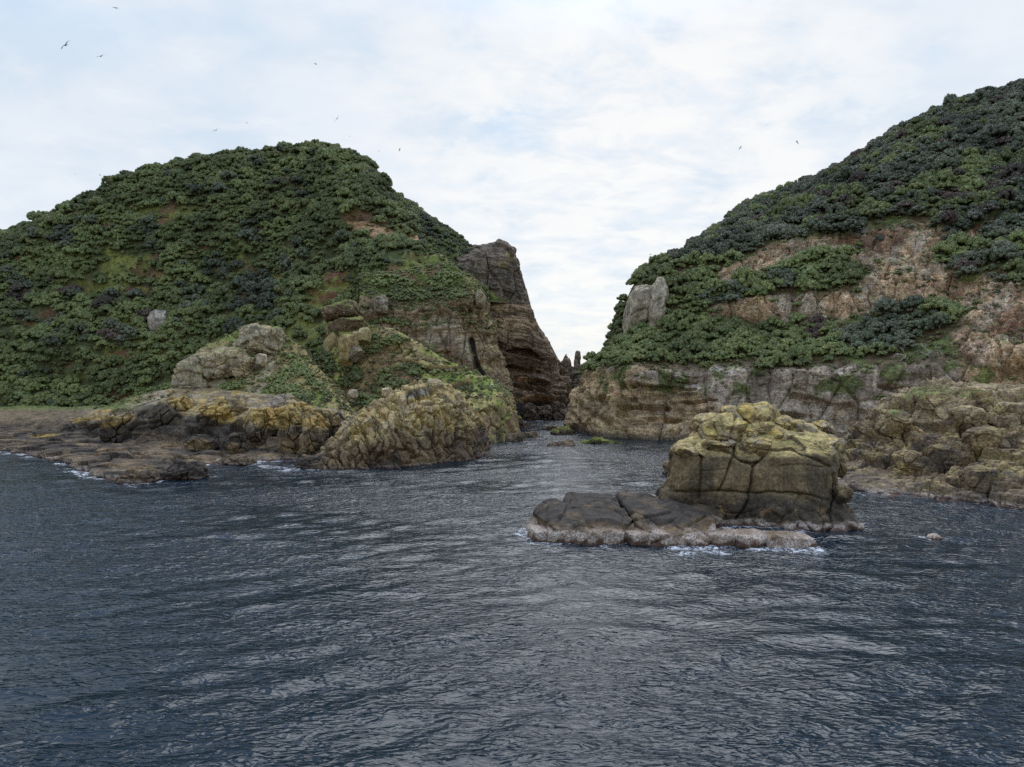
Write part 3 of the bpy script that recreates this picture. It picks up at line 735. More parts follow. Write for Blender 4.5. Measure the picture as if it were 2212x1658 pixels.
# ------------------------------------------------------------------ single rocks
def cube_sphere(n):
    a = np.tan(np.linspace(-math.pi / 4, math.pi / 4, n + 1))
    u, v = np.meshgrid(a, a)
    one = np.ones_like(u)
    fs, Fc, off = [], [], 0
    for q in (np.stack([one, u, v], -1), np.stack([-one, -u, v], -1), np.stack([-u, one, v], -1), np.stack([u, -one, v], -1), np.stack([-v, u, one], -1), np.stack([v, u, -one], -1)):
        q = q.reshape(-1, 3); fs.append(q)
        Fc.append(grid_faces(n + 1, n + 1) + off); off += len(q)
    V = np.concatenate(fs); V /= np.linalg.norm(V, axis=1, keepdims=True)
    Fc = np.concatenate(Fc)
    key = np.round(V * 1e5).astype(np.int64)
    _, idx, inv = np.unique(key, axis=0, return_index=True, return_inverse=True)
    return V[idx], inv.ravel()[Fc]
CS = {n: cube_sphere(n) for n in (10, 24, 44, 80)}
def rock_blob(name, c, r, mat, paint, n=24, seed=0, box=0.55, rough=0.10, rot=0.0, tilt=(0, 0), parent=None, crack=0.5, foam=0.0, cut=None, cs=None, disp=None, facets=12, **props):
    D, Fc = CS[n]
    r = np.array(r, float)
    e = box
    q = np.sign(D) * np.abs(D) ** 1.0
    k = (np.abs(q) ** (2 / e)).sum(1) ** (-e / 2)
    V = q * k[:, None]
    rng = np.random.RandomState(seed)
    for _ in range(facets):            # chip flat faces off it
        pn = rng.randn(3) * [1, 1, 0.8]; pn /= np.linalg.norm(pn)
        hgt = (V @ pn).max() * rng.uniform(0.72, 0.93)
        tt = np.maximum(V @ pn - hgt, 0)
        V = V - pn * (tt * 0.9)[:, None]
    V = V * r
    s = r.mean()
    Nn = D / r; Nn /= np.linalg.norm(Nn, axis=1, keepdims=True)
    Q = V + rng.rand(3) * 100
    f1, f2, cid = voro(Q, cs or s * 0.95, seed + 3)
    d = fbm(Q, s * 0.9, 5, seed, gain=0.5) * rough * s * 1.4 + (cid - 0.5) * rough * s * 0.9 - ss(f2 - f1, 0.10, 0.0) * crack * rough * s
    d += fbm(Q, s * 0.16, 3, seed + 8) * rough * s * 0.22
    V = V + Nn * d[:, None]
    if cut is not None: V[:, 2] = np.where(V[:, 2] > cut, cut + (V[:, 2] - cut) * 0.25, V[:, 2])
    cr_, sr = math.cos(tilt[0]), math.sin(tilt[0])
    V = V @ np.array([[1, 0, 0], [0, cr_, sr], [0, -sr, cr_]])
    cr_, sr = math.cos(tilt[1]), math.sin(tilt[1])
    V = V @ np.array([[cr_, 0, -sr], [0, 1, 0], [sr, 0, cr_]])
    cr_, sr = math.cos(rot), math.sin(rot)
    V = V @ np.array([[cr_, sr, 0], [-sr, cr_, 0], [0, 0, 1]])
    W = V + np.array(c)
    if disp is not None:
        NN = Nn @ np.eye(3)
        px, py = proj(W)
        W = W + NN * disp(W, NN, px, py)[:, None]
    me0 = np_mesh(name, W, Fc)
    N2 = np.zeros(len(W) * 3, np.float32); me0.vertex_normals.foreach_get('vector', N2); N2 = N2.reshape(-1, 3)
    bpy.data.meshes.remove(me0)
    px, py = proj(W)
    colr = paint(W, N2, px, py)
    bs = np.array(c) if parent is None else np.array(parent.location)
    me = np_mesh(name, W - bs, Fc, colr)
    o = link(name, me, mat, parent, **props)
    if parent is None: o.location = c
    LAND.append((W, Fc))
    if foam: FOAMSRC.extend(water_pts(W, foam))
    return o
def thing(name, loc, **props):
    o = bpy.data.objects.new(name, None); COL.objects.link(o); o.location = loc
    o.empty_display_size = 0.5
    for k, v in props.items(): o[k] = v
    return o

# --- dome rock, centre left
dm = [Zr([622, 690, 780, 870, 955, 1020, 1060, 1068], [152, 143, 141.5, 145, 151, 158, 168, 186], -1.5),
      tri([640, 700, 786, 872, 952, 1018, 1052, 1060], [1004, 1000, 996, 988, 978, 972, 972, 960], [148, 144, 143.5, 147, 153, 160, 170, 187]),
      tri([686, 732, 796, 868, 945, 1008, 1040, 1050], [980, 962, 955, 944, 930, 925, 932, 930], [153, 147.5, 146, 149, 154.5, 162, 172, 188]),
      tri([712, 752, 806, 872, 945, 1000, 1030, 1040], [955, 930, 910, 896, 880, 884, 905, 908], [156, 152, 150, 152, 157, 165, 176, 188]),
      tri([732, 765, 818, 876, 944, 990, 1018, 1028], [930, 906, 880, 862, 850, 862, 892, 900], [161, 158, 157, 158, 162, 169, 179, 189]),
      tri([742, 782, 838, 888, 934, 974, 1006, 1016], [918, 892, 858, 838, 829, 842, 878, 890], [169, 168, 167, 168, 170, 174, 183, 190]),
      Zr([742, 790, 850, 895, 940, 978, 1005, 1020], [192, 194, 195, 196, 197, 198, 198, 198], 2)]
def dm_disp(V, N, px, py):
    tilt = V.copy(); tilt[:, 0] += V[:, 2] * 0.35
    tilt = tilt + np.stack([fbm(V, 4, 3, 221), fbm(V, 4, 3, 222), fbm(V, 4, 3, 223)], 1) * 1.8
    f1, f2, cid = voro(tilt, 2.3, 205, (1.2, 0.8, 0.6))
    d = (cid - 0.5) * 1.0 - ss(f2 - f1, 0.16, 0) * 0.8
    f1, f2, cid = voro(tilt, 5.5, 206, (1.1, 0.8, 0.4))
    d += (cid - 0.5) * 1.2 - ss(f2 - f1, 0.10, 0) * 1.0
    d += fbm(V, 5, 4, 207) * 0.6
    up = ss(V[:, 2], 4, 8)
    d += up * fbm(tilt, 1.4, 3, 208, aniso=(1, 1, .5), ridge=True) * 0.35
    for pl in ([(985, 905), (984, 980)], [(1008, 925), (1012, 985)], [(940, 900), (938, 960), (945, 985)], [(855, 930), (870, 965), (900, 985)], [(775, 915), (790, 950), (800, 975)]):
        d -= ss(polyd(px, py, pl), 5, 1.2) * 1.3
    return d * ss(V[:, 1], 192, 182)
def dm_paint(V, N, px, py):
    wob = fbm(V, 4, 4, 213) * 0.6
    z = V[:, 2]
    lo = lerp(base(V, (0.10, 0.076, 0.046)), DK * 1.0, ss(fbm(V, 4, 4, 214, aniso=(1, 1, .5)), 0.0, 0.25) * 0.75)
    hi = lerp(base(V, (0.215, 0.18, 0.095)), (0.19, 0.165, 0.115), ss(fbm(V, 3, 4, 215), 0.0, 0.25) * 0.8)
    hi = lerp(hi, OC * 0.85, ss(fbm(V, 3.5, 4, 216), 0.16, 0.32) * 0.6)
    c = lerp(lo, hi, ss(z + wob * 3 - (px - 850) * 0.004, 4.5, 7.5))
    c = lerp(c, (0.12, 0.12, 0.115), spots(px, py, [(905, 848, 34, 9, -14)], wob) * 0.85)
    return c
landmass('dome_rock', net(dm), 380, 240, dm_disp, dm_paint, M_dome, wv=[.5, 1, 1, 1, 1, .1], wu=[1, 1, 1, 1, 1, .6, .2], foam=0.5,
         label='rounded dome of fissured yellow lichened rock standing in the sea before the left island', category='rock')

# --- rocks on the land and in the channel
def flat(colr, var=0.0, seed=1):
    def f(V, N, px, py):
        c = base(V, colr)
        return lerp(c, np.array(colr) * 1.5, ss(fbm(V, 3, 3, seed), 0, 0.4) * var)
    return f
def mossy(rockc, mossc, thr=0.3, hi=0.6):
    def f(V, N, px, py):
        c = base(V, rockc)
        return lerp(c, mossc, ss(N[:, 2] + fbm(V, 1.5, 3, 3) * 0.4, thr, hi))
    return f
def at_box(x0, x1, y0, y1, Y, dep, sink=0.0):
    """a rock that fills the pixel box at distance Y"""
    c = P3((x0 + x1) / 2, (y0 + y1) / 2, Y)
    rx = (x1 - x0) / 2 / F * Y; rz = (y1 - y0) / 2 / F * Y
    return c - np.array([0, 0, sink]), (rx, dep, rz + sink)
def lone(name, pxbox, Y, dep, mat, paint, label, category, sink=0.3, **kw):
    c, r = at_box(*pxbox, Y, dep, sink)
    return rock_blob(name, c, r, mat, paint, label=label, category=category, **kw)
lone('boulder', (322, 370, 668, 714), 309, 4, M_pale, flat((0.19, 0.18, 0.165), .3), 'big pale grey boulder among the trees of the left hill', 'boulder', sink=1.0, seed=4, n=24, box=0.75, rough=0.10)
def outcrop(V, N, px, py):
    c = lerp(base(V, (0.195, 0.18, 0.13)), YL * 0.85, ss(fbm(V, 2.5, 4, 65), -0.1, 0.15) * 0.75)
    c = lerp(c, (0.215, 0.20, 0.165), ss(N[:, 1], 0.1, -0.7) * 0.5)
    return lerp(c, GR * 1.3, ss(N[:, 2], 0.6, 0.85) * ss(fbm(V, 3, 3, 66), 0.0, 0.2))
for k, (bq, Y, dep, tl, lab) in enumerate([((388, 470, 768, 842), 210.5, 6, -0.55, 'pale pitted rock hump at the left end of the knoll'), ((445, 532, 755, 806), 209.5, 6, -0.28, 'long pale slab with an undercut face in the middle of the knoll'), ((520, 608, 704, 766), 218, 6, 0.05, 'pale cliffy block with vertical joints on top of the knoll'),
        ((378, 452, 806, 850), 207, 4, -0.1, 'cracked low block under the pitted hump of the knoll'), ((500, 545, 770, 812), 207.5, 3.5, 0.1, 'grey upright face right of the undercut slab on the knoll')]):
    lone('outcrop', bq, Y, dep, M_pale, outcrop, lab, 'rock', seed=800 + k, n=44, box=0.5, rough=0.13, tilt=(0.1, tl), crack=1.0, sink=0.5, cs=3.5, disp=lambda V, N, px, py: strata(V, 1.2, 820, (0.25, 0), 0.25) - holes(V, 2.0, 821, 0.18) * 0.6)
lone('boulder', (555, 576, 765, 788), 209, 2, M_pale, flat((0.27, 0.25, 0.2), .3), 'small squarish grey boulder on the knoll below its upper outcrop', 'boulder', seed=5)
lone('boulder', (752, 772, 842, 858), 205, 2, M_pale, flat((0.22, 0.2, 0.16), .3), 'grey boulder in the brown scrub left of the green bush', 'boulder', seed=6)
lone('boulder', (824, 848, 838, 854), 204, 2, M_pale, flat((0.22, 0.19, 0.13), .3), 'tan boulder in the brown scrub behind the dome rock', 'boulder', seed=7)
lone('rock_pillar', (734, 768, 724, 772), 221, 3, M_pale, mossy((0.20, 0.165, 0.085), YL * .8), 'upright squared block at the top left of the grassy ridge', 'rock', seed=8, box=0.4, sink=1.5)
lone('boulder', (775, 800, 708, 734), 223, 2.5, M_pale, flat((0.20, 0.18, 0.10), .3), 'squarish block between the pillar and the green slope', 'boulder', seed=9, box=0.45, sink=1.0)
lone('boulder', (762, 778, 716, 738), 222.5, 2, M_pale, flat((0.19, 0.165, 0.09), .3), 'narrow block wedged beside the upright pillar', 'boulder', seed=10, box=0.45, sink=1.0)
lone('boulder', (754, 784, 748, 774), 218, 2, M_pale, flat((0.14, 0.125, 0.095), .3), 'leaning grey slab at the foot of the squared pillar', 'boulder', box=0.6, rough=0.2, seed=11, tilt=(0, 0.6), sink=.5)
lone('boulder', (808, 842, 638, 672), 243.5, 3, M_cliff, flat((0.185, 0.17, 0.14), .3), 'rounded grey rock at the upper left end of the middle cliff', 'boulder', seed=12, sink=.5, box=0.6, rough=0.2)
lone('boulder', (1028, 1048, 628, 660), 246, 4, M_cliff, flat((0.19, 0.17, 0.125), .3), 'pale overhanging knob at the corner of the middle cliff top', 'boulder', seed=13, sink=.5)
lone('overhanging_ledge', (690, 775, 655, 690), 240, 6, M_cliff, mossy((0.095, 0.072, 0.05), LG * .7, .5, .7), 'dark layered ledge jutting from the hill, upper of two', 'rock', seed=14, box=0.6, tilt=(0, -0.16), rough=0.2)
lone('overhanging_ledge', (712, 790, 690, 722), 234, 6, M_cliff, mossy((0.10, 0.075, 0.05), LG * .7, .5, .7), 'dark layered ledge jutting from the hill, lower of two', 'rock', seed=15, box=0.6, tilt=(0, -0.35), rough=0.2)
# twin pale slabs on the skyline of the right island
for k, (b, Y, lab, sd) in enumerate([((1354, 1404, 606, 728), 250, 'tall pale grey slab of rock on the skyline, left one of two', 21), ((1398, 1436, 600, 722), 246, 'tall pale grey slab of rock on the skyline, right one of two', 22)]):
    lone('rock_slab', b, Y, 7, M_pale, flat((0.20, 0.185, 0.15), .5, sd), lab, 'rock', seed=sd, n=44, box=0.72, rough=0.11, sink=1.0, crack=0.6, tilt=(0, 0.26 if k == 0 else 0.10), cs=9, facets=8, disp=lambda V, N, px, py: fbm(V, 2.2, 4, 92, aniso=(1, 1, .12)) * 0.9)
# spires at the far end of the channel
lone('rock_spire', (1204, 1242, 762, 890), 318, 4.5, M_head, flat((0.15, 0.12, 0.092), .4, 3), 'pointed brown rock spire on the left of the channel mouth', 'rock', seed=31, n=44, box=1.15, rough=0.13, sink=3)
lone('rock_spire', (1237, 1258, 757, 880), 321, 3.6, M_head, flat((0.165, 0.135, 0.11), .4, 4), 'slender upright rock finger right of the pointed spire', 'rock', seed=32, n=44, box=0.75, rough=0.09, sink=3)
lone('rock', (1222, 1264, 806, 900), 316, 5, M_head, flat((0.10, 0.082, 0.066), .4, 5), 'brown rock mass under the two spires', 'rock', seed=33, n=44, box=0.8, rough=0.2, sink=2)
lone('rock', (1254, 1276, 790, 830), 330, 4, M_head, flat((0.19, 0.185, 0.18), .4, 6), 'far grey rock glimpsed between the spires and the right cliff', 'rock', seed=34, box=0.8, rough=0.25)
# boulders at the foot of the headland and along the channel
for k, (b, Y, lab) in enumerate([
        ((1128, 1160, 872, 902), 288, 'dark angular boulder under the middle of the headland cliff'),
        ((1158, 1192, 876, 902), 287, 'dark angular boulder under the right part of the headland cliff'),
        ((1190, 1232, 868, 904), 290, 'dark boulder heap below the two spires'),
        ((1062, 1100, 852, 905), 236, 'tall brown boulder at the foot of the middle cliff'),
        ((1088, 1112, 878, 918), 228, 'brown boulder where the ridge meets the channel')]):
    lone('boulder', (b[0], b[1], b[2] + 4, b[3]), Y, 5, M_head, flat((0.085, 0.066, 0.05), .5, 40 + k), lab, 'boulder', seed=40 + k, box=0.55, rough=0.30, sink=1, foam=0.4, n=44, crack=1.2, tilt=(0.2, 0.3 - 0.15 * k))
for k, (b, Y, dep, pa, lab) in enumerate([
        ((1180, 1256, 952, 976), 188, 3.0, flat((0.085, 0.068, 0.05), .4, 7), 'low brown rock in the channel, left of the green one'),
        ((1236, 1352, 946, 968), 195, 3.5, mossy((0.075, 0.07, 0.035), (0.085, 0.10, 0.025), .2, .6), 'long flat rock covered in green weed below the right cliff'),
        ((1188, 1246, 922, 944), 222, 4.0, mossy((0.075, 0.06, 0.045), (0.085, 0.095, 0.02), .5, .8), 'dark wedge of rock at the foot of the right cliff'),
        ((1108, 1168, 933, 952), 212, 3.0, flat((0.09, 0.072, 0.05), .4, 8), 'low rock off the tip of the grassy ridge'),
        ((1066, 1132, 938, 966), 200, 4.0, flat((0.08, 0.064, 0.045), .4, 9), 'flat dark ledge at the tip of the grassy ridge'),
        ((1172, 1206, 919, 932), 238, 2.0, flat((0.07, 0.055, 0.043), .4, 10), 'small dark rock in mid channel'),
        ((1118, 1148, 912, 926), 252, 2.0, flat((0.10, 0.07, 0.052), .4, 11), 'small reddish rock near the left bank of the channel'),
        ((1158, 1168, 926, 931), 236, 0.8, flat((0.06, 0.05, 0.04), .4, 12), 'tiny dark rock left of the mid channel one'),
        ((1096, 1128, 900, 928), 240, 2.5, mossy((0.08, 0.062, 0.045), (0.09, 0.08, 0.025), .4, .8), 'brown rock stepping down into the channel'),
        ((1430, 1462, 996, 1022), 137, 1.6, flat((0.15, 0.115, 0.075), .4, 13), 'small brown rock just behind the left edge of the sea stack')]):
    lone('rock', b, Y, dep, M_head if k != 9 else M_shore, pa, lab, 'rock', seed=60 + k, n=24, box=0.8, rough=0.2, sink=0.8, foam=0.3, rot=0.1)
lone('rock', (2002, 2036, 1153, 1166), 84, 0.8, M_slab, flat((0.35, 0.28, 0.2), .4, 13), 'small pale rock just awash right of the sea stack', 'rock', seed=77, box=0.9, rough=0.15, sink=0.25, foam=0.75)

# --- the sea stack
def ring(z, xL, xR, yF, yB, n=24, e=3.4, sh=0.0):
    out = []
    for k in range(n):
        a = 2 * math.pi * k / n
        ca, sa = math.cos(a), math.sin(a)
        q = (abs(ca) ** e + abs(sa) ** e) ** (-1 / e)
        y_ = (yF + yB) / 2 + (yB - yF) / 2 * sa * q
        xl = xL * (1 + max(0.0, y_ - 94) / 94 * 1.15)
        x = (xl + xR) / 2 + (xR - xl) / 2 * ca * q
        out.append(np.array([x, y_ + sh * (xR - x) / (xR - xL) * (0.5 - 0.5 * sa * q), z]))
    return out
def st_ring(z, pL, YL_, pR, YR_, yF, yB, sh=0.0, e=3.4):
    return ring(z, (pL - CX) / F * YL_, (pR - CX) / F * YR_, yF, yB, e=e, sh=sh)
st = [st_ring(-1.6, 1440, 88, 1926, 87, 83.8, 113, 9.5), st_ring(0.2, 1446, 88, 1914, 87, 85.6, 112, 8.5), st_ring(1.4, 1449, 89, 1892, 88, 87.2, 111.5, 6),
      st_ring(2.6, 1446, 90, 1862, 90, 89.2, 111, 3), st_ring(4.0, 1450, 93, 1838, 92.5, 91.0, 110, 0.6), st_ring(6.5, 1451, 94, 1832, 94, 91.6, 109.5),
      st_ring(8.6, 1450, 95, 1824, 95, 92.2, 109), st_ring(9.9, 1470, 96, 1812, 96, 93.8, 108.5), st_ring(11.0, 1502, 98, 1796, 98, 96.0, 108),
      st_ring(11.9, 1540, 99, 1756, 99, 98.2, 107), st_ring(12.6, 1575, 101, 1700, 101, 100.4, 105.5), st_ring(12.8, 1620, 103, 1650, 103, 102.2, 103.8)]
def zc(pts): return [(1106 + x * 0.38333, 811.1 + y * 0.38333) for x, y in pts]
CRACKS = [(zc([(1078, 430), (1062, 500), (1060, 580), (1052, 690)]), 4.5, 0.8), (zc([(1250, 380), (1245, 450), (1205, 560), (1160, 655)]), 4, 0.7),
          (zc([(1440, 395), (1400, 480), (1355, 515), (1348, 620), (1335, 690), (1300, 760), (1262, 805)]), 5, 1.0),
          (zc([(915, 655), (1060, 658), (1150, 650), (1340, 662), (1500, 655), (1650, 668), (1790, 705)]), 3.5, 0.65),
          (zc([(1080, 405), (1250, 440), (1275, 468), (1345, 495), (1400, 480)]), 4, 0.8), (zc([(1440, 400), (1560, 420), (1700, 470), (1790, 520)]), 4, 0.6),
          (zc([(1808, 560), (1815, 660), (1800, 760), (1815, 840), (1780, 870)]), 4.5, 0.9), (zc([(1060, 725), (1020, 775), (1090, 800)]), 3.5, 0.5),
          (zc([(1500, 512), (1640, 505), (1745, 518)]), 3, 0.25), (zc([(1745, 710), (1740, 790)]), 3, 0.3), (zc([(1600, 860), (1610, 830)]), 3, 0.4),
          (zc([(1070, 540), (1200, 530)]), 3, 0.15)]
def st_disp(V, N, px, py):
    d = fbm(V, 7, 3, 301) * 0.55 + fbm(V, 2.2, 4, 302) * 0.20
    front = ss(N[:, 1], 0.35, -0.2)
    f1, f2, cid = voro(V, 6.0, 303, (1, 1, 0.7))
    d += (cid - 0.5) * 0.95 + fbm(V, 3.2, 4, 330, ridge=True) * 0.28 * ss(V[:, 2], 1, 3)
    for pl, wd, dp in CRACKS:
        q = polyd(px + fbm(V, 1.5, 2, 305) * 3, py + fbm(V, 1.5, 2, 306) * 3, pl)
        d -= front * (ss(q, wd * 0.8, 0.4) * dp + ss(q, wd * 3.0, 0) * 0.13 * dp)
    d += front * (fbm(V, 1.3, 4, 308, ridge=True) * 0.12 + (voro(V, 2.0, 309, (1, 1, .8))[2] - .5) * 0.14)
    bk = 1 - front
    f1, f2, cid = voro(V, 3.6, 304, (1, 1, 0.8))
    d += bk * ((cid - 0.5) * 0.9 - ss(f2 - f1, 0.1, 0) * 0.6)
    lowz = ss(V[:, 2], 3.2, 1.0)
    g1, g2, gc = voro(V, 2.6, 307)
    d += lowz * ((gc - 0.5) * 0.7 - ss(g2 - g1, 0.12, 0) * 0.45)
    return d
def st_paint(V, N, px, py):
    wob = fbm(V, 3.5, 4, 313) * 0.6
    z = V[:, 2]
    c = lerp(base(V, (0.105, 0.086, 0.052)), (0.058, 0.050, 0.037), ss(fbm(V, 3.5, 4, 314, aniso=(1, 1, .6)), -0.05, 0.25) * 0.8)
    c = lerp(c, (0.036, 0.031, 0.026), ss(z + wob * 1.6, 4.2, 2.4) * 0.9)
    c = lerp(c, (0.15, 0.11, 0.06), ss(fbm(V, 1.8, 4, 315), 0.2, 0.36) * ss(z, 4, 2) * 0.7)
    lich = ss(N[:, 2] + wob * 0.5, 0.35, 0.75) * ss(z, 8.0, 9.6)
    c = lerp(c, YL * 1.05, np.maximum(lich, ss(z + wob * 2, 10.6, 12.2) * 0.5))
    return c
SB = np.array([33.0, 98.0, 0.0])
stack = thing('sea_stack', SB, label='big squared sea stack with a yellow lichened crown of boulders, foreground right', category='sea stack')
G_, _, _ = landmass('body', st, 560, 230, st_disp, st_paint, M_stack, closed=True, foam=0.75, parent=stack, base=SB, wv=[.5, 1, 1, 1, 1, 1, 1, 1, 1, .7, .4])
def bz(x0, x1, y0, y1): return (1106 + x0 * 0.38333, 1106 + x1 * 0.38333, 811.1 + y0 * 0.38333, 811.1 + y1 * 0.38333)
def lich_paint(V, N, px, py):
    wob = fbm(V, 1.6, 4, 323) * 0.6
    c = base(V, (0.145, 0.115, 0.062))
    c = lerp(c, YL * 1.05, ss(N[:, 2] + wob * 0.6, -0.1, 0.5))
    c = lerp(c, np.array([0.33, 0.25, 0.06]), ss(fbm(V, 1.2, 4, 324), 0.12, 0.3) * ss(N[:, 2], -0.1, 0.4) * 0.6)
    c = lerp(c, (0.13, 0.11, 0.07), ss(fbm(V, 0.7, 4, 326), 0.02, 0.2) * 0.6)
    return lerp(c, GY * 0.8, ss(fbm(V, 1.8, 4, 325), 0.05, 0.25) * 0.6)
for k, (b, Y, dep, bx, tl) in enumerate([
        ((1180, 1525, 172, 300), 101.5, 4.0, 0.6, 0.03), ((1040, 1300, 225, 385), 97.6, 3.6, 0.6, -0.08), ((1070, 1250, 360, 415), 94.6, 2.2, 0.6, 0.0), ((1325, 1475, 250, 345), 98.5, 2.6, 0.7, 0.1),
        ((1470, 1620, 235, 325), 99.5, 3.0, 0.65, 0.1), ((1590, 1705, 262, 350), 99.5, 2.8, 0.65, 0.2), ((1690, 1836, 320, 460), 98.5, 3.2, 0.6, 0.15), ((1308, 1384, 305, 362), 96.6, 1.3, 0.8, 0),
        ((1605, 1700, 335, 392), 96.8, 1.8, 0.7, 0.1), ((1500, 1625, 385, 432), 95.4, 1.6, 0.7, 0.2), ((1650, 1800, 380, 480), 95.6, 2.2, 0.6, 0.25), ((1250, 1445, 345, 500), 95.0, 2.4, 0.5, -0.15),
        ((1410, 1640, 295, 420), 97.6, 2.8, 0.55, 0.2), ((905, 1080, 385, 450), 95.5, 3.0, 0.5, -0.1), ((1000, 1080, 345, 390), 97.6, 1.8, 0.8, 0), ((1095, 1180, 218, 262), 100.5, 2.2, 0.8, 0),
        ((1765, 1860, 430, 560), 97.0, 3.0, 0.6, 0.1), ((1800, 1900, 610, 720), 92.6, 2.2, 0.6, 0.15), ((1700, 1800, 250, 330), 102.5, 2.4, 0.8, 0.1)]):
    c_, r_ = at_box(*bz(*b), Y, dep)
    rock_blob('boulder', c_, r_, M_stack, lich_paint if k < 16 or k == 18 else st_paint, n=44, seed=400 + k, box=bx, rough=0.17, facets=16, tilt=(0.08, tl), parent=stack, crack=1.0, cs=max(r_) * 0.8)

# --- the low slabs in front of it
shelf = thing('rock_shelf', (16, 86, 0), label='low dark rock shelf with a barnacle skirt reaching left from the sea stack', category='rock shelf')
def slab_paint(V, N, px, py):
    wob = fbm(V, 2.5, 4, 333) * 0.7
    c = lerp(base(V, (0.027, 0.024, 0.022)), (0.062, 0.048, 0.032), ss(fbm(V, 2.5, 4, 334), 0.05, 0.3) * 0.8)
    return lerp(c, (0.10, 0.072, 0.043), ss(V[:, 2] + wob * 1.2, 2.1, 1.3) * 0.7)
def slab_disp(V, N, px, py):
    d = np.zeros(len(V))
    for pl, wd, dp in ((zc([(900, 770), (760, 800), (690, 815), (650, 860)]), 4, 0.35), (zc([(1095, 790), (900, 900), (780, 945)]), 4, 0.5), (zc([(330, 700), (300, 770), (240, 850)]), 3, 0.3)):
        d -= ss(polyd(px, py, pl), wd, 0.5) * dp
    return d
for k, (b, Y, dep, hz, bx, tl, rt) in enumerate([
        ((155, 350, 700, 925), 87.6, 5.4, 2.8, 0.40, (0.12, -0.10), 0.12), ((300, 665, 700, 960), 88.4, 6.8, 3.1, 0.34, (0.12, -0.03), -0.06), ((640, 960, 712, 975), 88.4, 6.6, 3.0, 0.34, (0.13, 0.03), 0.08),
        ((880, 1140, 770, 960), 87.4, 5.0, 2.4, 0.42, (0.10, 0.16), -0.1), ((1095, 1250, 860, 975), 82.6, 2.2, 1.5, 0.55, (0.05, 0.0), 0), ((1235, 1440, 880, 985), 82.0, 2.1, 1.3, 0.5, (0.05, 0.03), 0.1),
        ((1420, 1695, 900, 1000), 81.2, 2.4, 1.2, 0.5, (0.0, 0.05), 0), ((740, 1110, 890, 985), 82.8, 2.6, 1.5, 0.45, (0.10, 0.0), 0.05), ((80, 165, 755, 845), 89.0, 1.8, 1.5, 0.6, (0, 0), 0), ((88, 225, 845, 930), 84.8, 2.0, 1.2, 0.55, (0, 0), 0),
        ((600, 1000, 640, 800), 96.5, 6.0, 2.2, 0.5, (0.02, -0.08), 0.0), ((860, 1160, 660, 830), 93.5, 4.0, 2.7, 0.5, (0.1, 0.0), 0.0), ((195, 340, 850, 940), 83.9, 2.2, 1.6, 0.5, (0.12, 0), 0), ((330, 625, 860, 950), 83.4, 2.4, 1.8, 0.42, (0.14, 0), 0.05), ((625, 790, 880, 962), 83.0, 2.2, 1.6, 0.5, (0.12, 0), 0)]):
    x0, x1, _, _ = bz(*b)
    xc = ((x0 + x1) / 2 - CX) / F * Y
    rock_blob('slab', (xc, Y, hz / 2 - 0.55), ((x1 - x0) / 2 / F * Y, dep, hz / 2 + 0.55), M_slab, slab_paint, n=80 if k in (1, 2, 3) else 44, seed=500 + k, box=bx * 0.8, rough=0.085, tilt=tl, rot=rt, parent=shelf, crack=0.35, foam=1.0, cs=4.5, disp=slab_disp, facets=6)
for k, (b, Y, dep, bx, lab) in enumerate([((532, 612, 880, 968), 170, 7, 0.7, 'ochre topped rock hump above the middle of the left surf'), ((600, 668, 884, 978), 165, 6, 0.65, 'ochre bulging rock split by a dark vertical crack, left coast'), ((655, 706, 888, 985), 162, 6, 0.7, 'narrow ochre bulge next to the dome rock gap'),
        ((330, 420, 856, 930), 184, 9, 0.7, 'black stained rock shoulder on the left coast'), ((430, 540, 856, 915), 182, 8, 0.75, 'rounded ochre brow over the dark cave'), ((228, 320, 880, 940), 188, 8, 0.8, 'brown ledge at the left end of the black shoulder'), ((560, 690, 862, 905), 180, 8, 0.8, 'long ochre crest under the knoll'),
        ((486, 545, 930, 985), 163.5, 4, 0.7, 'brown buttress right of the dark cave'), ((690, 742, 880, 940), 172, 6, 0.7, 'yellow crag between the coast rocks and the dome')]):
    lone('crag', b, Y, dep, M_coast, f_paint, lab, 'rock', seed=740 + k, n=44, box=bx, rough=0.2, sink=2.5, crack=1.3, tilt=(0.15, 0.1 - 0.05 * (k % 5)), cs=3.0, facets=10)
# scattered boulders and blocks on the right shore and left coast
rng = np.random.RandomState(8)
for k, (b, Y, dep, lab) in enumerate([((2065, 2120, 880, 915), 130, 4, 'squared grey block high on the right shore rocks'), ((1985, 2062, 848, 900), 138, 5, 'broad layered grey block under the peak of the right shore'), ((2060, 2160, 836, 895), 140, 6, 'largest flat topped block right of the shore peak'),
        ((1900, 1960, 888, 930), 137, 4, 'sloping grey block left on the shore outcrop'), ((2100, 2170, 925, 975), 122, 4, 'rounded brown boulder midway up the right shore'), ((2010, 2070, 960, 1000), 122, 3, 'brown block above the right shore shelf'),
        ((1930, 1990, 975, 1010), 124, 3, 'low tan boulder on the right shore shelf'), ((2150, 2215, 870, 935), 128, 4, 'big rounded boulder at the right picture edge'), ((2080, 2150, 1010, 1050), 111, 3, 'flat tilted slab near the water on the right shore')]):
    lone('boulder', b, Y, dep, M_shore, rs_paint, lab, 'boulder', seed=700 + k, n=44, box=0.55, rough=0.13, sink=0.8, crack=1.2, tilt=(0.1, -0.12 + 0.05 * (k % 4)))
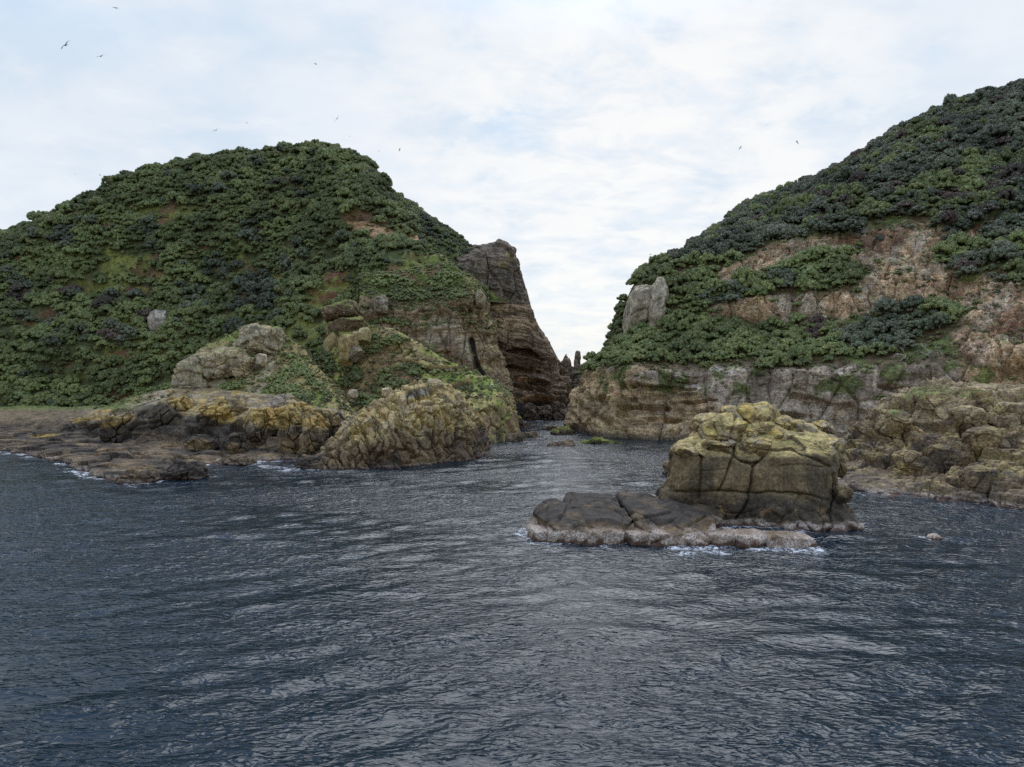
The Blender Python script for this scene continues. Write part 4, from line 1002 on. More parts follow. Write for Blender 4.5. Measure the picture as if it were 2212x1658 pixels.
for k, (b, Y, dep, lab) in enumerate([((398, 470, 940, 975), 163, 3, 'brown wedge boulder in front of the dark cave on the left coast'), ((478, 520, 952, 982), 161, 2, 'small angular block beside the wedge boulder, left coast'), ((355, 452, 1000, 1030), 132, 4, 'whitish barnacled rock at the waterline of the left coast'),
        ((258, 345, 1012, 1046), 127.5, 3, 'reddish weed covered rock at the tip of the left coast'), ((470, 560, 985, 1006), 152, 3, 'low pale rock ledge washed by surf, left coast'), ((640, 720, 985, 1015), 146, 3, 'black low rock at the left foot of the dome rock')]):
    lone('rock', b, Y, dep, M_coast if k != 5 else M_dome, f_paint, lab, 'rock', seed=720 + k, n=44, box=0.65, rough=0.16, sink=0.6, crack=1.2, foam=0.8)
print('land', time.time() - T0)

# ------------------------------------------------------------------ the sea
def nonlin(a, b, n, p): return a + (b - a) * np.linspace(0, 1, n) ** p
NU, NV = 560, 620
ang = np.linspace(-1, 1, NU)
tanx = 0.86 * ang
Yd = np.exp(np.linspace(math.log(24), math.log(420), NV))
Yd = np.concatenate([[1.0, 10.0, 18.0], Yd, [600, 1200, 3000, 12000]])
GX = tanx[None, :] * np.maximum(Yd, 30)[:, None]
GY_ = np.repeat(Yd[:, None], NU, 1)
sp_ = np.repeat(np.gradient(Yd)[:, None], NU, 1)
rng = np.random.RandomState(3)
H = np.zeros_like(GX)
for k in range(46):
    lam = 2.0 * (9 / 2.0) ** rng.rand()
    th = R(100 + rng.randn() * 34)
    kk = 2 * math.pi / lam
    a = 0.0085 * lam ** 0.80
    fade = np.clip((lam / (sp_ * 2.6)) - 1, 0, 1)
    H += a * fade * 0.50 * np.sin(kk * (GX * math.cos(th) + GY_ * math.sin(th)) + rng.rand() * 6.28)
# foam: nearness to rock at the waterline
kd_pts = np.concatenate([p for p, _ in FOAMSRC]); kd_w = np.concatenate([np.full(len(p), q) for p, q in FOAMSRC])
sel = rng.rand(len(kd_pts)) < min(1.0, 16000 / len(kd_pts))
kd_pts, kd_w = kd_pts[sel], kd_w[sel]
kd = kdtree.KDTree(len(kd_pts))
for i, p in enumerate(kd_pts): kd.insert((p[0], p[1], 0), i)
kd.balance()
foam = np.zeros(GX.size); fx, fy = GX.ravel(), GY_.ravel()
cell = {}
for p in kd_pts:
    cell[(int(p[0] // 4), int(p[1] // 4))] = 1
near = set((a + i, b + j) for a, b in cell for i in (-1, 0, 1) for j in (-1, 0, 1))
ci, cj = (fx // 4).astype(int), (fy // 4).astype(int)
for i in range(len(fx)):
    if (ci[i], cj[i]) in near:
        _, j, d = kd.find((fx[i], fy[i], 0))
        foam[i] = kd_w[j] * max(0.0, 1 - d / 5.5) ** 1.2 * 1.12
V = np.stack([fx, fy, H.ravel()], 1)
# extra churned water: open patches of surf
px, py = proj(V * [1, 1, 0])
foam = np.maximum(foam, spots(px, py, [(1130, 1155, 45, 12), (1530, 1196, 90, 9), (590, 1012, 70, 9), (150, 1012, 90, 12, 20), (240, 1034, 60, 8, 20), (60, 975, 80, 6), (1560, 1150, 100, 12), (1770, 1190, 40, 10), (1140, 905, 50, 8), (2030, 1166, 40, 5)], fbm(V, 5, 3, 9) * .6) * 0.75)
me = np_mesh('sea', V, grid_faces(len(Yd), NU), attrs={'foam': foam})
m, t, b, out = new_mat('sea_water')
pos = t.new('ShaderNodeNewGeometry').outputs['Position']
fa = t.new('ShaderNodeAttribute', attribute_name='foam').outputs['Fac']
b.inputs['Base Color'].default_value = (0.003, 0.013, 0.022, 1)
b.inputs['Roughness'].default_value = 0.06
b.inputs['IOR'].default_value = 1.333
def crest(v, p=1.0):      # sharp-crested ripples from a smooth noise
    q = t.math('SUBTRACT', 1.0, t.math('ABSOLUTE', t.math('MULTIPLY', t.math('SUBTRACT', v, 0.5), 4.2)), True)
    return t.math('POWER', q, p)
w0 = t.noise(t.scale(pos, (0.085, 0.15, 1), rot=(0, 0, 0.35)), 1.0, 2, 0.5, 0.2)
w1 = crest(t.noise(t.scale(pos, (0.50, 1.10, 1), rot=(0, 0, -0.30)), 1.0, 1, 0.5, 0.4), 1.2)
w2 = crest(t.noise(t.scale(pos, (1.0, 2.3, 1), rot=(0, 0, 0.22)), 1.0, 1, 0.5, 0.5), 1.2)
w4 = t.noise(t.scale(pos, (2.2, 4.4, 1), rot=(0, 0, -0.1)), 1.0, 2, 0.55, 0.3)
gust = t.ramp(t.noise(t.scale(pos, (0.02, 0.035, 1)), 1.0, 4, 0.55), 0.38, 0.62, 0.45, 1.35)
hh = t.math('ADD', t.math('ADD', t.math('MULTIPLY', w1, 0.090), t.math('MULTIPLY', w2, 0.048)), t.math('MULTIPLY', w4, 0.040))
hh = t.math('ADD', t.math('MULTIPLY', hh, gust), t.math('MULTIPLY', w0, 0.10))
bp = t.new('ShaderNodeBump', {'Strength': 1.0, 'Distance': 0.85, 'Height': hh})
t.l.new(bp.outputs[0], b.inputs['Normal'])
fd = t.new('ShaderNodeBsdfDiffuse', {'Color': (0.72, 0.74, 0.76, 1)})
fn = t.math('ADD', t.math('MULTIPLY', t.noise(pos, 0.9, 8, 0.72, 1.6), 0.8), t.math('MULTIPLY', t.noise(pos, 5.0, 4, 0.7), 0.2))
fa = t.math('MULTIPLY', fa, t.ramp(t.noise(pos, 0.16, 3, 0.5), 0.38, 0.60, 0.45, 1.15))
thr = t.math('SUBTRACT', 0.80, t.math('MULTIPLY', t.math('MINIMUM', fa, 0.88), 0.37))
fm = t.math('MULTIPLY', t.math('MULTIPLY', t.ramp(t.math('SUBTRACT', fn, thr), -0.02, 0.13), 0.85), t.ramp(fa, 0.03, 0.15))
mx = t.new('ShaderNodeMixShader'); t.l.new(fm, mx.inputs[0]); t.l.new(b.outputs[0], mx.inputs[1]); t.l.new(fd.outputs[0], mx.inputs[2])
t.l.new(mx.outputs[0], out.inputs[0])
sea = link('sea', me, m, kind='structure')
bed = np_mesh('seabed', np.array([[-15000, -3000, -9], [15000, -3000, -9], [15000, 13000, -9], [-15000, 13000, -9.0]]), np.array([[0, 1, 2, 3]]))
bm_, bt, bb, _ = new_mat('dark_seabed'); bb.inputs['Base Color'].default_value = (0.02, 0.03, 0.03, 1); bb.inputs['Roughness'].default_value = 1
link('seabed', bed, bm_, kind='structure')
print('sea', time.time() - T0)

# ------------------------------------------------------------------ trees
def ico(n):
    import bmesh
    bm = bmesh.new(); bmesh.ops.create_icosphere(bm, subdivisions=n, radius=1)
    V = np.array([v.co for v in bm.verts]); Fc = np.array([[v.index for v in f.verts] for f in bm.faces]); bm.free()
    return V, Fc
IC1, IC2 = ico(1), ico(2)
def crown_mesh(name, seed, kind):
    rs_ = np.random.RandomState(seed)
    n = [44, 50, 16, 4][kind]
    Vs, Fs, off = [], [], 0
    leaves = [80, 70, 80, 26][kind]
    for k in range(n):
        a = rs_.rand() * 6.283; u = rs_.rand() ** 0.55
        zc_ = math.sqrt(max(0, 1 - (u * 0.95) ** 2))
        r = ([0.215, 0.175, 0.30, 0.45][kind]) * (0.6 + 0.75 * rs_.rand())
        wv = 1 + 0.18 * math.sin(a * 3 + seed)
        c = np.array([math.cos(a) * u * 0.80 * wv, math.sin(a) * u * 0.80 * wv, 0.22 + 0.78 * zc_ * (0.80 + 0.25 * rs_.rand())])
        if rs_.rand() < 0.2: c[2] -= 0.22
        IC = IC1 if kind == 3 else IC2
        Vc = IC[0] * r * 0.88 * (1 + 0.20 * vnoise(IC[0] * 2.1 + seed * 3 + k, seed)[:, None]) * [1, 1, 0.78] + c
        Vs.append(Vc); Fs.append(IC[1] + off); off += len(Vc)
        D = rs_.randn(leaves, 3); D /= np.linalg.norm(D, axis=1, keepdims=True); D[:, 2] = np.where(D[:, 2] < -0.35, -D[:, 2], D[:, 2])
        Pn = c + D * r * (0.80 + 0.45 * rs_.rand(leaves, 1) ** 1.5) * [1, 1, 0.80]
        nn = D + rs_.randn(leaves, 3) * 0.55; nn /= np.linalg.norm(nn, axis=1, keepdims=True)
        t1 = np.cross(nn, rs_.randn(leaves, 3)); t1 /= np.linalg.norm(t1, axis=1, keepdims=True); t2 = np.cross(nn, t1)
        s = (0.030 + 0.038 * rs_.rand(leaves, 1)) * (2.2 if kind == 3 else 1.0)
        tri_ = np.stack([Pn + t1 * s, Pn - t1 * s * .5 + t2 * s * .85, Pn - t1 * s * .5 - t2 * s * .85], 1).reshape(-1, 3)
        Vs.append(tri_); Fs.append(np.arange(len(tri_)).reshape(-1, 3) + off); off += len(tri_)
    V = np.concatenate(Vs); 
    return np_mesh(name, V, np.concatenate(Fs), smooth=False)
def trunk_mesh(name, seed):
    rs_ = np.random.RandomState(seed)
    Vs, Fs, off = [], [], 0
    def tube(p0, p1, r0, r1, n=6, seg=3):
        nonlocal off
        p0, p1 = np.array(p0, float), np.array(p1, float)
        for i in range(seg + 1):
            f = i / seg; c = p0 * (1 - f) + p1 * f + (rs_.randn(3) * 0.02 if 0 < i < seg else 0)
            r = r0 * (1 - f) + r1 * f
            a = np.arange(n) / n * 6.283
            Vs.append(np.stack([c[0] + r * np.cos(a), c[1] + r * np.sin(a), np.full(n, c[2])], 1))
        a = np.arange((seg + 1) * n).reshape(seg + 1, n) + off; a = np.concatenate([a, a[:, :1]], 1)
        Fs.append(np.stack([a[:-1, :-1], a[:-1, 1:], a[1:, 1:], a[1:, :-1]], -1).reshape(-1, 4)); off += (seg + 1) * n
    tube((0, 0, -0.25), (0.02, 0.03, 0.42), 0.075, 0.05)
    for k in range(4):
        a = k * 1.57 + rs_.rand()
        tube((0.01, 0.02, 0.15 + 0.07 * k), (math.cos(a) * 0.5, math.sin(a) * 0.5, 0.62), 0.04, 0.015)
    return np_mesh(name, np.concatenate(Vs), np.concatenate(Fs))
def leaf_mat(name, cols, gloss=0.3):
    m, t, b, out = new_mat(name)
    oi = t.new('ShaderNodeObjectInfo')
    cr_ = t.new('ShaderNodeValToRGB'); t.l.new(oi.outputs['Random'], cr_.inputs[0])
    e = cr_.color_ramp.elements
    while len(e) < len(cols): e.new(0.5)
    for i, c in enumerate(cols): e[i].position = i / (len(cols) - 1); e[i].color = (*c, 1)
    tc = t.new('ShaderNodeTexCoord').outputs['Object']
    n = t.noise(tc, 3.5, 3, 0.6)
    n2 = t.noise(tc, 22, 2, 0.6)
    c = t.mix(1.0, cr_.outputs[0], t.ramp(n, 0.3, 0.7, 0.75, 1.3), 'MULTIPLY')
    c = t.mix(1.0, c, t.ramp(n2, 0.3, 0.7, 0.60, 1.55), 'MULTIPLY')
    lp = t.noise(t.scale(oi.outputs['Location'], (0.045, 0.045, 0.045)), 1.0, 3, 0.6)
    c = t.mix(1.0, c, t.ramp(lp, 0.35, 0.65, 0.62, 1.30), 'MULTIPLY')
    t.l.new(c, b.inputs['Base Color'])
    b.inputs['Roughness'].default_value = 0.55
    b.inputs['Specular IOR Level'].default_value = gloss
    return m
M_green = leaf_mat('broadleaf_green', [(0.145, 0.165, 0.055), (0.168, 0.190, 0.064), (0.140, 0.170, 0.064), (0.190, 0.205, 0.070), (0.130, 0.150, 0.054)])
M_dark = leaf_mat('grey_green_leaf', [(0.085, 0.098, 0.052), (0.105, 0.118, 0.068), (0.140, 0.150, 0.095), (0.078, 0.092, 0.048), (0.100, 0.118, 0.056)], 0.45)
M_red = leaf_mat('red_flowering_leaf', [(0.105, 0.065, 0.050), (0.110, 0.080, 0.058), (0.095, 0.082, 0.055)], 0.4)
bk, bt, bb, _ = new_mat('bark'); bb.inputs['Base Color'].default_value = (0.12, 0.10, 0.08, 1); bb.inputs['Roughness'].default_value = 0.9
NVAR = 6
CR = {k: [crown_mesh('crown', 11 * v + 100 * k + 1, k) for v in range(NVAR)] for k in (0, 1)}
CR[2] = [crown_mesh('crown', 11 * v + 5, 1) for v in range(4)]
CR[3] = [crown_mesh('bush', 17 * v + 300, 2) for v in range(4)]
for k, mm in ((0, M_green), (1, M_dark), (2, M_red), (3, M_green)):
    for q in CR[k]: q.materials.append(mm)
TR = [trunk_mesh('trunk', 40 + v) for v in range(3)]
for q in TR: q.materials.append(bk)

cand = []      # x, y, z, kind, radius
rng = np.random.RandomState(21)
def scatter(G, Nn, dens_fn, spacing, n_try, zone):
    V = G.reshape(-1, 3); N = Nn.reshape(-1, 3)
    a = np.linalg.norm(np.cross(np.gradient(G, axis=1), np.gradient(G, axis=0)), axis=2).ravel()
    px, py = proj(V)
    ok = (px > -120) & (px < 2330)
    p = a * ok; p = p / p.sum()
    idx = rng.choice(len(V), n_try, p=p)
    Q = V[idx] + rng.randn(n_try, 3) * [0.25, 0.25, 0]
    qx, qy = px[idx], py[idx]
    kind, rad, keep = dens_fn(Q, N[idx], qx, qy)
    gridd = {}
    out = []
    for i in range(n_try):
        if not keep[i]: continue
        r = rad[i] * spacing
        key = (int(Q[i, 0] // 4), int(Q[i, 1] // 4), int(Q[i, 2] // 4))
        bad = False
        for dx in (-1, 0, 1):
            for dy in (-1, 0, 1):
                for dz in (-1, 0, 1):
                    for j in gridd.get((key[0] + dx, key[1] + dy, key[2] + dz), ()):
                        if np.dot(Q[i] - Q[j], Q[i] - Q[j]) < (r + rad[j] * spacing) ** 2 * 0.25: bad = True; break
                    if bad: break
                if bad: break
            if bad: break
        if bad: continue
        gridd.setdefault(key, []).append(i)
        cand.append((Q[i, 0], Q[i, 1], Q[i, 2], int(kind[i]), float(rad[i]), zone, qx[i], qy[i]))
DARK_L = [(470, 590, 38, 26), (425, 640, 40, 18), (560, 640, 45, 45), (330, 500, 22, 22), (140, 515, 30, 18), (230, 660, 32, 22), (300, 640, 25, 15), (250, 730, 35, 22), (100, 690, 40, 22), (45, 625, 28, 26),
          (150, 640, 25, 14), (655, 550, 22, 14), (625, 585, 14, 20), (180, 730, 18, 12), (650, 410, 14, 12), (540, 505, 22, 26), (700, 690, 16, 14), (600, 690, 16, 14), (470, 420, 16, 10)]
RED_L = [(320, 690, 20, 10), (235, 735, 24, 16), (45, 640, 22, 20), (155, 630, 26, 12), (230, 665, 25, 14)]
def d_left(Q, N, px, py):
    n = len(Q); u = rng.rand(n)
    wob = fbm(Q, 9, 3, 401) * 0.4
    kind = np.where(u < 0.03, 1, 0)
    kind = np.where(spots(px, py, DARK_L, wob) > 0.5, 1, kind)
    kind = np.where((spots(px, py, RED_L, wob) > 0.5), 2, kind)
    rad = 1.7 + 2.1 * rng.rand(n) ** 1.6
    rad = np.where(kind >= 1, rad * 1.2, rad) * np.where(rng.rand(n) < 0.03, 1.45, 1)
    bare = np.maximum(spots(px, py, CLEAR_L + BARE_L, wob), 0)
    keep = rng.rand(n) > bare * 0.93
    rad = np.where((px > 760) & (py > 520), rad * 0.72, rad)
    rad = np.where((bare > 0.3), rad * 0.6, rad)
    keep &= ~((px > 700) & (py > 700)) & (N[:, 2] > 0.12)
    keep &= ~((px > 880) & (py > 560) & (rng.rand(n) < 0.5))
    keep &= rng.rand(n) < ss(fbm(Q, 20, 4, 403), 0.34, 0.14) * 0.85 + 0.15
    keep &= ~((px > 660) & (px < 860) & (py > 560) & (rng.rand(n) < 0.35))
    return kind, rad, keep
scatter(HG[8:], HN[8:], d_left, 0.74, 34000, 'left')
def d_flank(Q, N, px, py):
    n = len(Q)
    kind = np.where(rng.rand(n) < 0.45, 1, 0)
    rad = 1.3 + 1.2 * rng.rand(n)
    rad = np.where(py > 520, rad * 0.7, rad)
    keep = (rng.rand(n) > 0.25 * (py > 530)) & (px < 1062)
    return kind, rad, keep
scatter(FG, FN, d_flank, 0.76, 7000, 'flank')
DARK_R = [(1935, 720, 115, 48, -5), (2120, 600, 90, 60, -25), (1700, 610, 26, 20), (1590, 640, 34, 18), (1545, 655, 30, 22)]
RED_R = [(1750, 715, 26, 16), (2100, 590, 30, 20), (2020, 580, 30, 14), (1640, 490, 24, 12), (2060, 430, 50, 16), (2150, 400, 50, 26), (1850, 520, 30, 14), (1760, 430, 30, 12)]
def d_right(Q, N, px, py):
    n = len(Q); wob = fbm(Q, 10, 3, 411) * 0.5
    upper = py < 560 - (px - 1600) * 0.06
    big_ = fbm(Q, 16, 3, 412)
    kind = np.where(upper & (big_ + rng.randn(n) * 0.15 > -0.12), 1, 0)
    kind = np.where(spots(px, py, DARK_R, wob) > 0.5, 1, kind)
    kind = np.where((spots(px, py, RED_R, wob) > 0.5) & (rng.rand(n) < 0.7), 2, kind)
    kind = np.where(upper & (rng.rand(n) < 0.06), 2, kind)
    rad = 1.5 + 2.0 * rng.rand(n) ** 1.5
    rad = np.where(kind >= 1, rad * 1.15, rad) * np.where(rng.rand(n) < 0.04, 1.45, 1)
    keep = np.ones(n, bool)
    bare = spots(px, py, BARE_R, wob)
    keep &= rng.rand(n) > np.maximum(bare, spots(px, py + 8, BARE_R, wob)) * 0.975
    green_in = spots(px, py, [(1762, 582, 72, 20, -12), (1680, 612, 55, 12, -8), (1610, 632, 50, 14), (1560, 640, 40, 20)], wob)
    keep |= (green_in > 0.5) & (rng.rand(n) < 0.8)
    rad = np.where((bare > 0.4) & (green_in < 0.5), rad * 0.45, rad)
    rad = np.where(py > 690, rad * 0.82, rad)
    veg_low = np.interp(px, [1270, 1300, 1400, 1500, 1700, 1830, 1960, 2060, 2212, 2330], [812, 790, 776, 788, 782, 776, 756, 705, 660, 640])
    keep &= (py < veg_low + 4 + fbm(Q, 8, 3, 431) * 34)
    keep &= ~((px < 1430) & (px > 1350) & (py > 622) & (py < 712))
    return kind, rad, keep
scatter(RG[60:], RN[60:], d_right, 0.74, 36000, 'right')
# bushes on cliffs, ridge and knoll
def d_bush(spots_on, base_p, rmin, rmax, dark=0.0):
    def f(Q, N, px, py):
        n = len(Q); wob = fbm(Q, 4, 3, 421) * 0.5
        on = spots(px, py, spots_on, wob)
        keep = rng.rand(n) < np.maximum(on, base_p * ss(N[:, 2], 0.25, 0.55))
        rad = rmin + (rmax - rmin) * rng.rand(n)
        rad = np.where(on < 0.4, rad * 0.45, rad)
        return np.where(rng.rand(n) < dark, 5, 3), rad, keep
    return f
scatter(KG[:170], KN[:170], d_bush([(610, 840, 32, 26, 30), (645, 860, 24, 16, 20), (640, 875, 22, 10), (500, 838, 30, 10, -10), (620, 805, 20, 8), (560, 765, 26, 10), (540, 732, 28, 8), (650, 800, 36, 12, 40), (690, 840, 30, 8, 40)], 0.03, 0.7, 1.4), 0.75, 5000, 'knoll')
scatter(GG[:200], GN_[:200], d_bush([(760, 812, 26, 30), (850, 845, 36, 20), (900, 800, 26, 12), (790, 868, 40, 12), (830, 815, 14, 24), (700, 790, 20, 30), (940, 808, 8, 8), (820, 740, 50, 14), (790, 760, 30, 10)], 0.04, 0.8, 1.7), 0.75, 5000, 'ridge')
scatter(MG[150:280], MN[150:280], d_bush([(880, 640, 50, 14), (950, 620, 30, 22, 30), (985, 640, 20, 10), (850, 612, 40, 18), (850, 700, 40, 12), (960, 600, 30, 10)], 0.30, 0.7, 1.6), 0.75, 4000, 'cap')
scatter(RG[30:260], RN[30:260], d_bush([(1465, 822, 12, 6), (1540, 855, 20, 8), (1600, 862, 20, 8), (1830, 830, 14, 8), (1720, 835, 16, 8), (1840, 862, 16, 10), (1900, 870, 18, 10), (1420, 880, 12, 8, 60), (1870, 800, 18, 8), (1800, 750, 200, 6)], 0.10, 0.5, 1.2), 0.8, 6000, 'cliff')
print('cand', len(cand), time.time() - T0)
# keep what the camera side can see
offs = 0; VV, FF = [], []
for V_, F_ in LAND:
    VV.append(V_); FF.append(F_ + offs); offs += len(V_)
VV = np.concatenate(VV); FF = np.concatenate([f.astype(np.int32) for f in FF])
bvh = BVHTree.FromPolygons(VV.tolist(), FF.tolist())
print('bvh', time.time() - T0)
vis = []
o_ = Vector((0, 0, CH))
for c_ in cand:
    top = Vector((c_[0], c_[1], c_[2] + c_[4] * 1.25 + 0.6))
    dd = top - o_
    hit, _, _, dist = bvh.ray_cast(o_, dd.normalized(), dd.length - 0.3)
    if hit is None: vis.append(c_)
print('visible', len(vis))
LM_L = [(345, 690, 'the big grey boulder'), (570, 740, 'the pale knoll outcrop'), (800, 495, 'the tan scarp'), (690, 340, 'the left summit'), (280, 575, 'the grassy clearing'), (90, 870, 'the flat coast rocks'), (470, 600, 'the large dark clump'), (60, 505, 'the skyline at the left edge'),
        (950, 520, 'the ridge to the headland'), (330, 400, 'the sloping left skyline'), (740, 690, 'the jutting ledges'), (880, 600, 'the middle cliff top'), (150, 640, 'the red leaved clump'), (450, 830, 'the knoll foot'), (205, 455, 'the left skyline notch'), (560, 480, 'the upper left wood'), (430, 500, 'the brown gap'),
        (250, 820, 'the trees over the shore'), (560, 640, 'the grey leaved clump'), (850, 400, 'the summit right shoulder'), (760, 812, 'the round ridge bush'), (850, 845, 'the dome rock top'), (610, 850, 'the knoll thicket'), (960, 790, 'the dark ridge cleft'), (1040, 840, 'the bright grass slope'), (690, 830, 'the knoll right flank'), (545, 715, 'the knoll top'),
        (440, 700, 'the slope behind the knoll'), (640, 720, 'the gully beside the knoll'), (985, 640, 'the pale cliff corner'), (60, 760, 'the brown patch far left'), (270, 770, 'the lower brown patch')]
LM_R = [(1400, 640, 'the twin pale slabs'), (1640, 585, 'the upper tan scarp'), (1780, 650, 'the long tan cliff'), (1300, 790, 'the channel end of the ledge'), (1450, 740, 'the green ledge'), (1650, 745, 'the middle ledge wood'), (1940, 710, 'the dark ledge clump'), (2100, 590, 'the streaked tan cliff'),
        (2050, 200, 'the lone skyline tree'), (1850, 320, 'the right skyline step'), (1620, 430, 'the right skyline middle'), (1470, 520, 'the skyline low end'), (1900, 450, 'the upper wood'), (2150, 350, 'the top right wood'), (1700, 500, 'the wood over the scarp'), (2170, 650, 'the right dirt slope'),
        (1560, 660, 'the dark gully trees'), (1790, 590, 'the green tongue'), (2000, 540, 'the brown scree'), (1480, 820, 'the left cliff face'), (1700, 840, 'the grey cliff face'), (1880, 860, 'the cliff above the stack'), (2000, 770, 'the crooked branches'), (2150, 740, 'the tan dirt bank'), (1350, 830, 'the layered cliff nose'),
        (1760, 400, 'the right skyline dip'), (2000, 350, 'the right wood centre'), (1560, 760, 'the ledge edge'), (1800, 740, 'the ledge centre'), (2190, 470, 'the right edge wood'), (2200, 260, 'the right edge crowns'), (2110, 270, 'the wood under the summit'), (2190, 190, 'the top right corner'), (1960, 290, 'the bend in the skyline'), (2060, 340, 'the upper dark canopy'), (2240, 350, 'the crowns past the edge')]
KN_ = {0: 'green tree', 1: 'grey green tree', 2: 'reddish leaved tree', 3: 'green bush', 5: 'green bush'}
def where(x, y, lm):
    d = sorted((math.hypot(x - a, y - b), a, b, s) for a, b, s in lm)[0]
    _, a, b, s = d
    dx, dy = x - a, y - b
    if d[0] < 10: return 'at the heart of ' + s
    an = math.degrees(math.atan2(-dy, dx)) % 360
    wd = ['right of', 'above right of', 'above', 'above left of', 'left of', 'below left of', 'below', 'below right of'][int((an + 22.5) // 45) % 8]
    return ('just ' if d[0] < 28 else 'slightly ' if d[0] < 48 else 'well ') + wd + ' ' + s
by = {0: [], 1: [], 3: []}
for c_ in vis: by[{0: 0, 1: 1, 2: 1, 3: 3, 5: 3}[c_[3]]].append(c_)
for k in by: by[k].sort(key=lambda c_: -c_[4] / c_[1])
made = 0
rngp = random.Random(5)
NAMES = {0: 'green_tree', 1: 'dark_tree', 3: 'bush'}
GROUPS = {0: 'bright green round crowned trees', 1: 'dark grey green or reddish trees', 3: 'low bushes on rock and grass'}
LIM = {0: 290, 1: 290, 3: 120}
todo = []
for k in (0, 1, 3):
    for c_ in by[k][:LIM[k]]:
        kk = 3 if c_[3] == 5 else c_[3]
        var = rngp.randrange(len(CR[kk]))
        r = c_[4]; rz = rngp.random() * 6.28; sz = r * rngp.uniform(0.8, 1.45)
        q_ = (2.9, 2.3, 1.9) if kk != 3 else (1.3, 0.9, 0.6)
        lab = '%s %s %s' % ('huge' if r > q_[0] * 1.2 else 'large' if r > q_[0] else 'medium' if r > q_[1] else 'small' if r > q_[2] else 'tiny', ('tall ' if sz / r > 1.14 else 'squat ' if sz / r < 0.98 else 'rounded ') + KN_[kk], where(c_[6], c_[7], LM_L if c_[5] in ('left', 'flank', 'knoll', 'ridge', 'cap') else LM_R))
        todo.append((k, kk, c_, var, r, rz, sz, lab))
cnt = {}; used_ = {}
for q in todo: cnt.setdefault(q[7], []).append(q[2][6])
for k, kk, c_, var, r, rz, sz, lab in todo:
    xs = sorted(cnt[lab])
    if len(xs) > 1:
        p_ = xs.index(c_[6]) + 1
        lab += ', leftmost of %d' % len(xs) if p_ == 1 else ', rightmost of %d' % len(xs) if p_ == len(xs) else ', %s of %d from left' % (['', '', '2nd', '3rd', '4th', '5th', '6th', '7th', '8th', '9th', '10th', '11th', '12th'][min(p_, 12)], len(xs))
    if len(lab.split()) > 16: lab = ' '.join(w_ for w_ in lab.split() if w_ not in ('rounded', 'tall', 'squat'))
    if len(lab.split()) > 16: lab = ' '.join(w_ for w_ in lab.split() if w_ not in ('well', 'just', 'slightly'))
    if len(lab.split()) > 16: lab = lab.split(' of ')[0] if ', ' not in lab else lab.rsplit(' of ', 1)[0]
    for alt in ('very big', 'broad', 'wide', 'bulky', 'spreading', 'full', 'dense', 'thick'):
        if lab not in used_: break
        lab = ' '.join([alt] + [w_ for w_ in lab.split() if w_ not in ('huge', 'large', 'medium', 'small', 'tiny', 'very', 'big', 'broad', 'wide', 'bulky', 'spreading', 'full', 'dense')])
    used_[lab] = 1
    if kk == 3:
        o = link('bush', CR[3][var], None, label=lab, category='bush', group=GROUPS[3])
        o.location = (c_[0], c_[1], c_[2] - 0.15 * r); o.rotation_euler = (0, 0, rz); o.scale = (r, r, sz * 0.9)
    else:
        tr = thing(NAMES[k], (c_[0], c_[1], c_[2] - 0.1 * r), label=lab, category='tree', group=GROUPS[k])
        tr.rotation_euler = (0, 0, rz); tr.scale = (r, r, sz)
        link('crown', CR[kk][var], None, tr); link('trunk', TR[var % 3], None, tr)
    made += 1
print('things', made, 'rest', {k: max(0, len(by[k]) - LIM[k]) for k in by}, time.time() - T0)

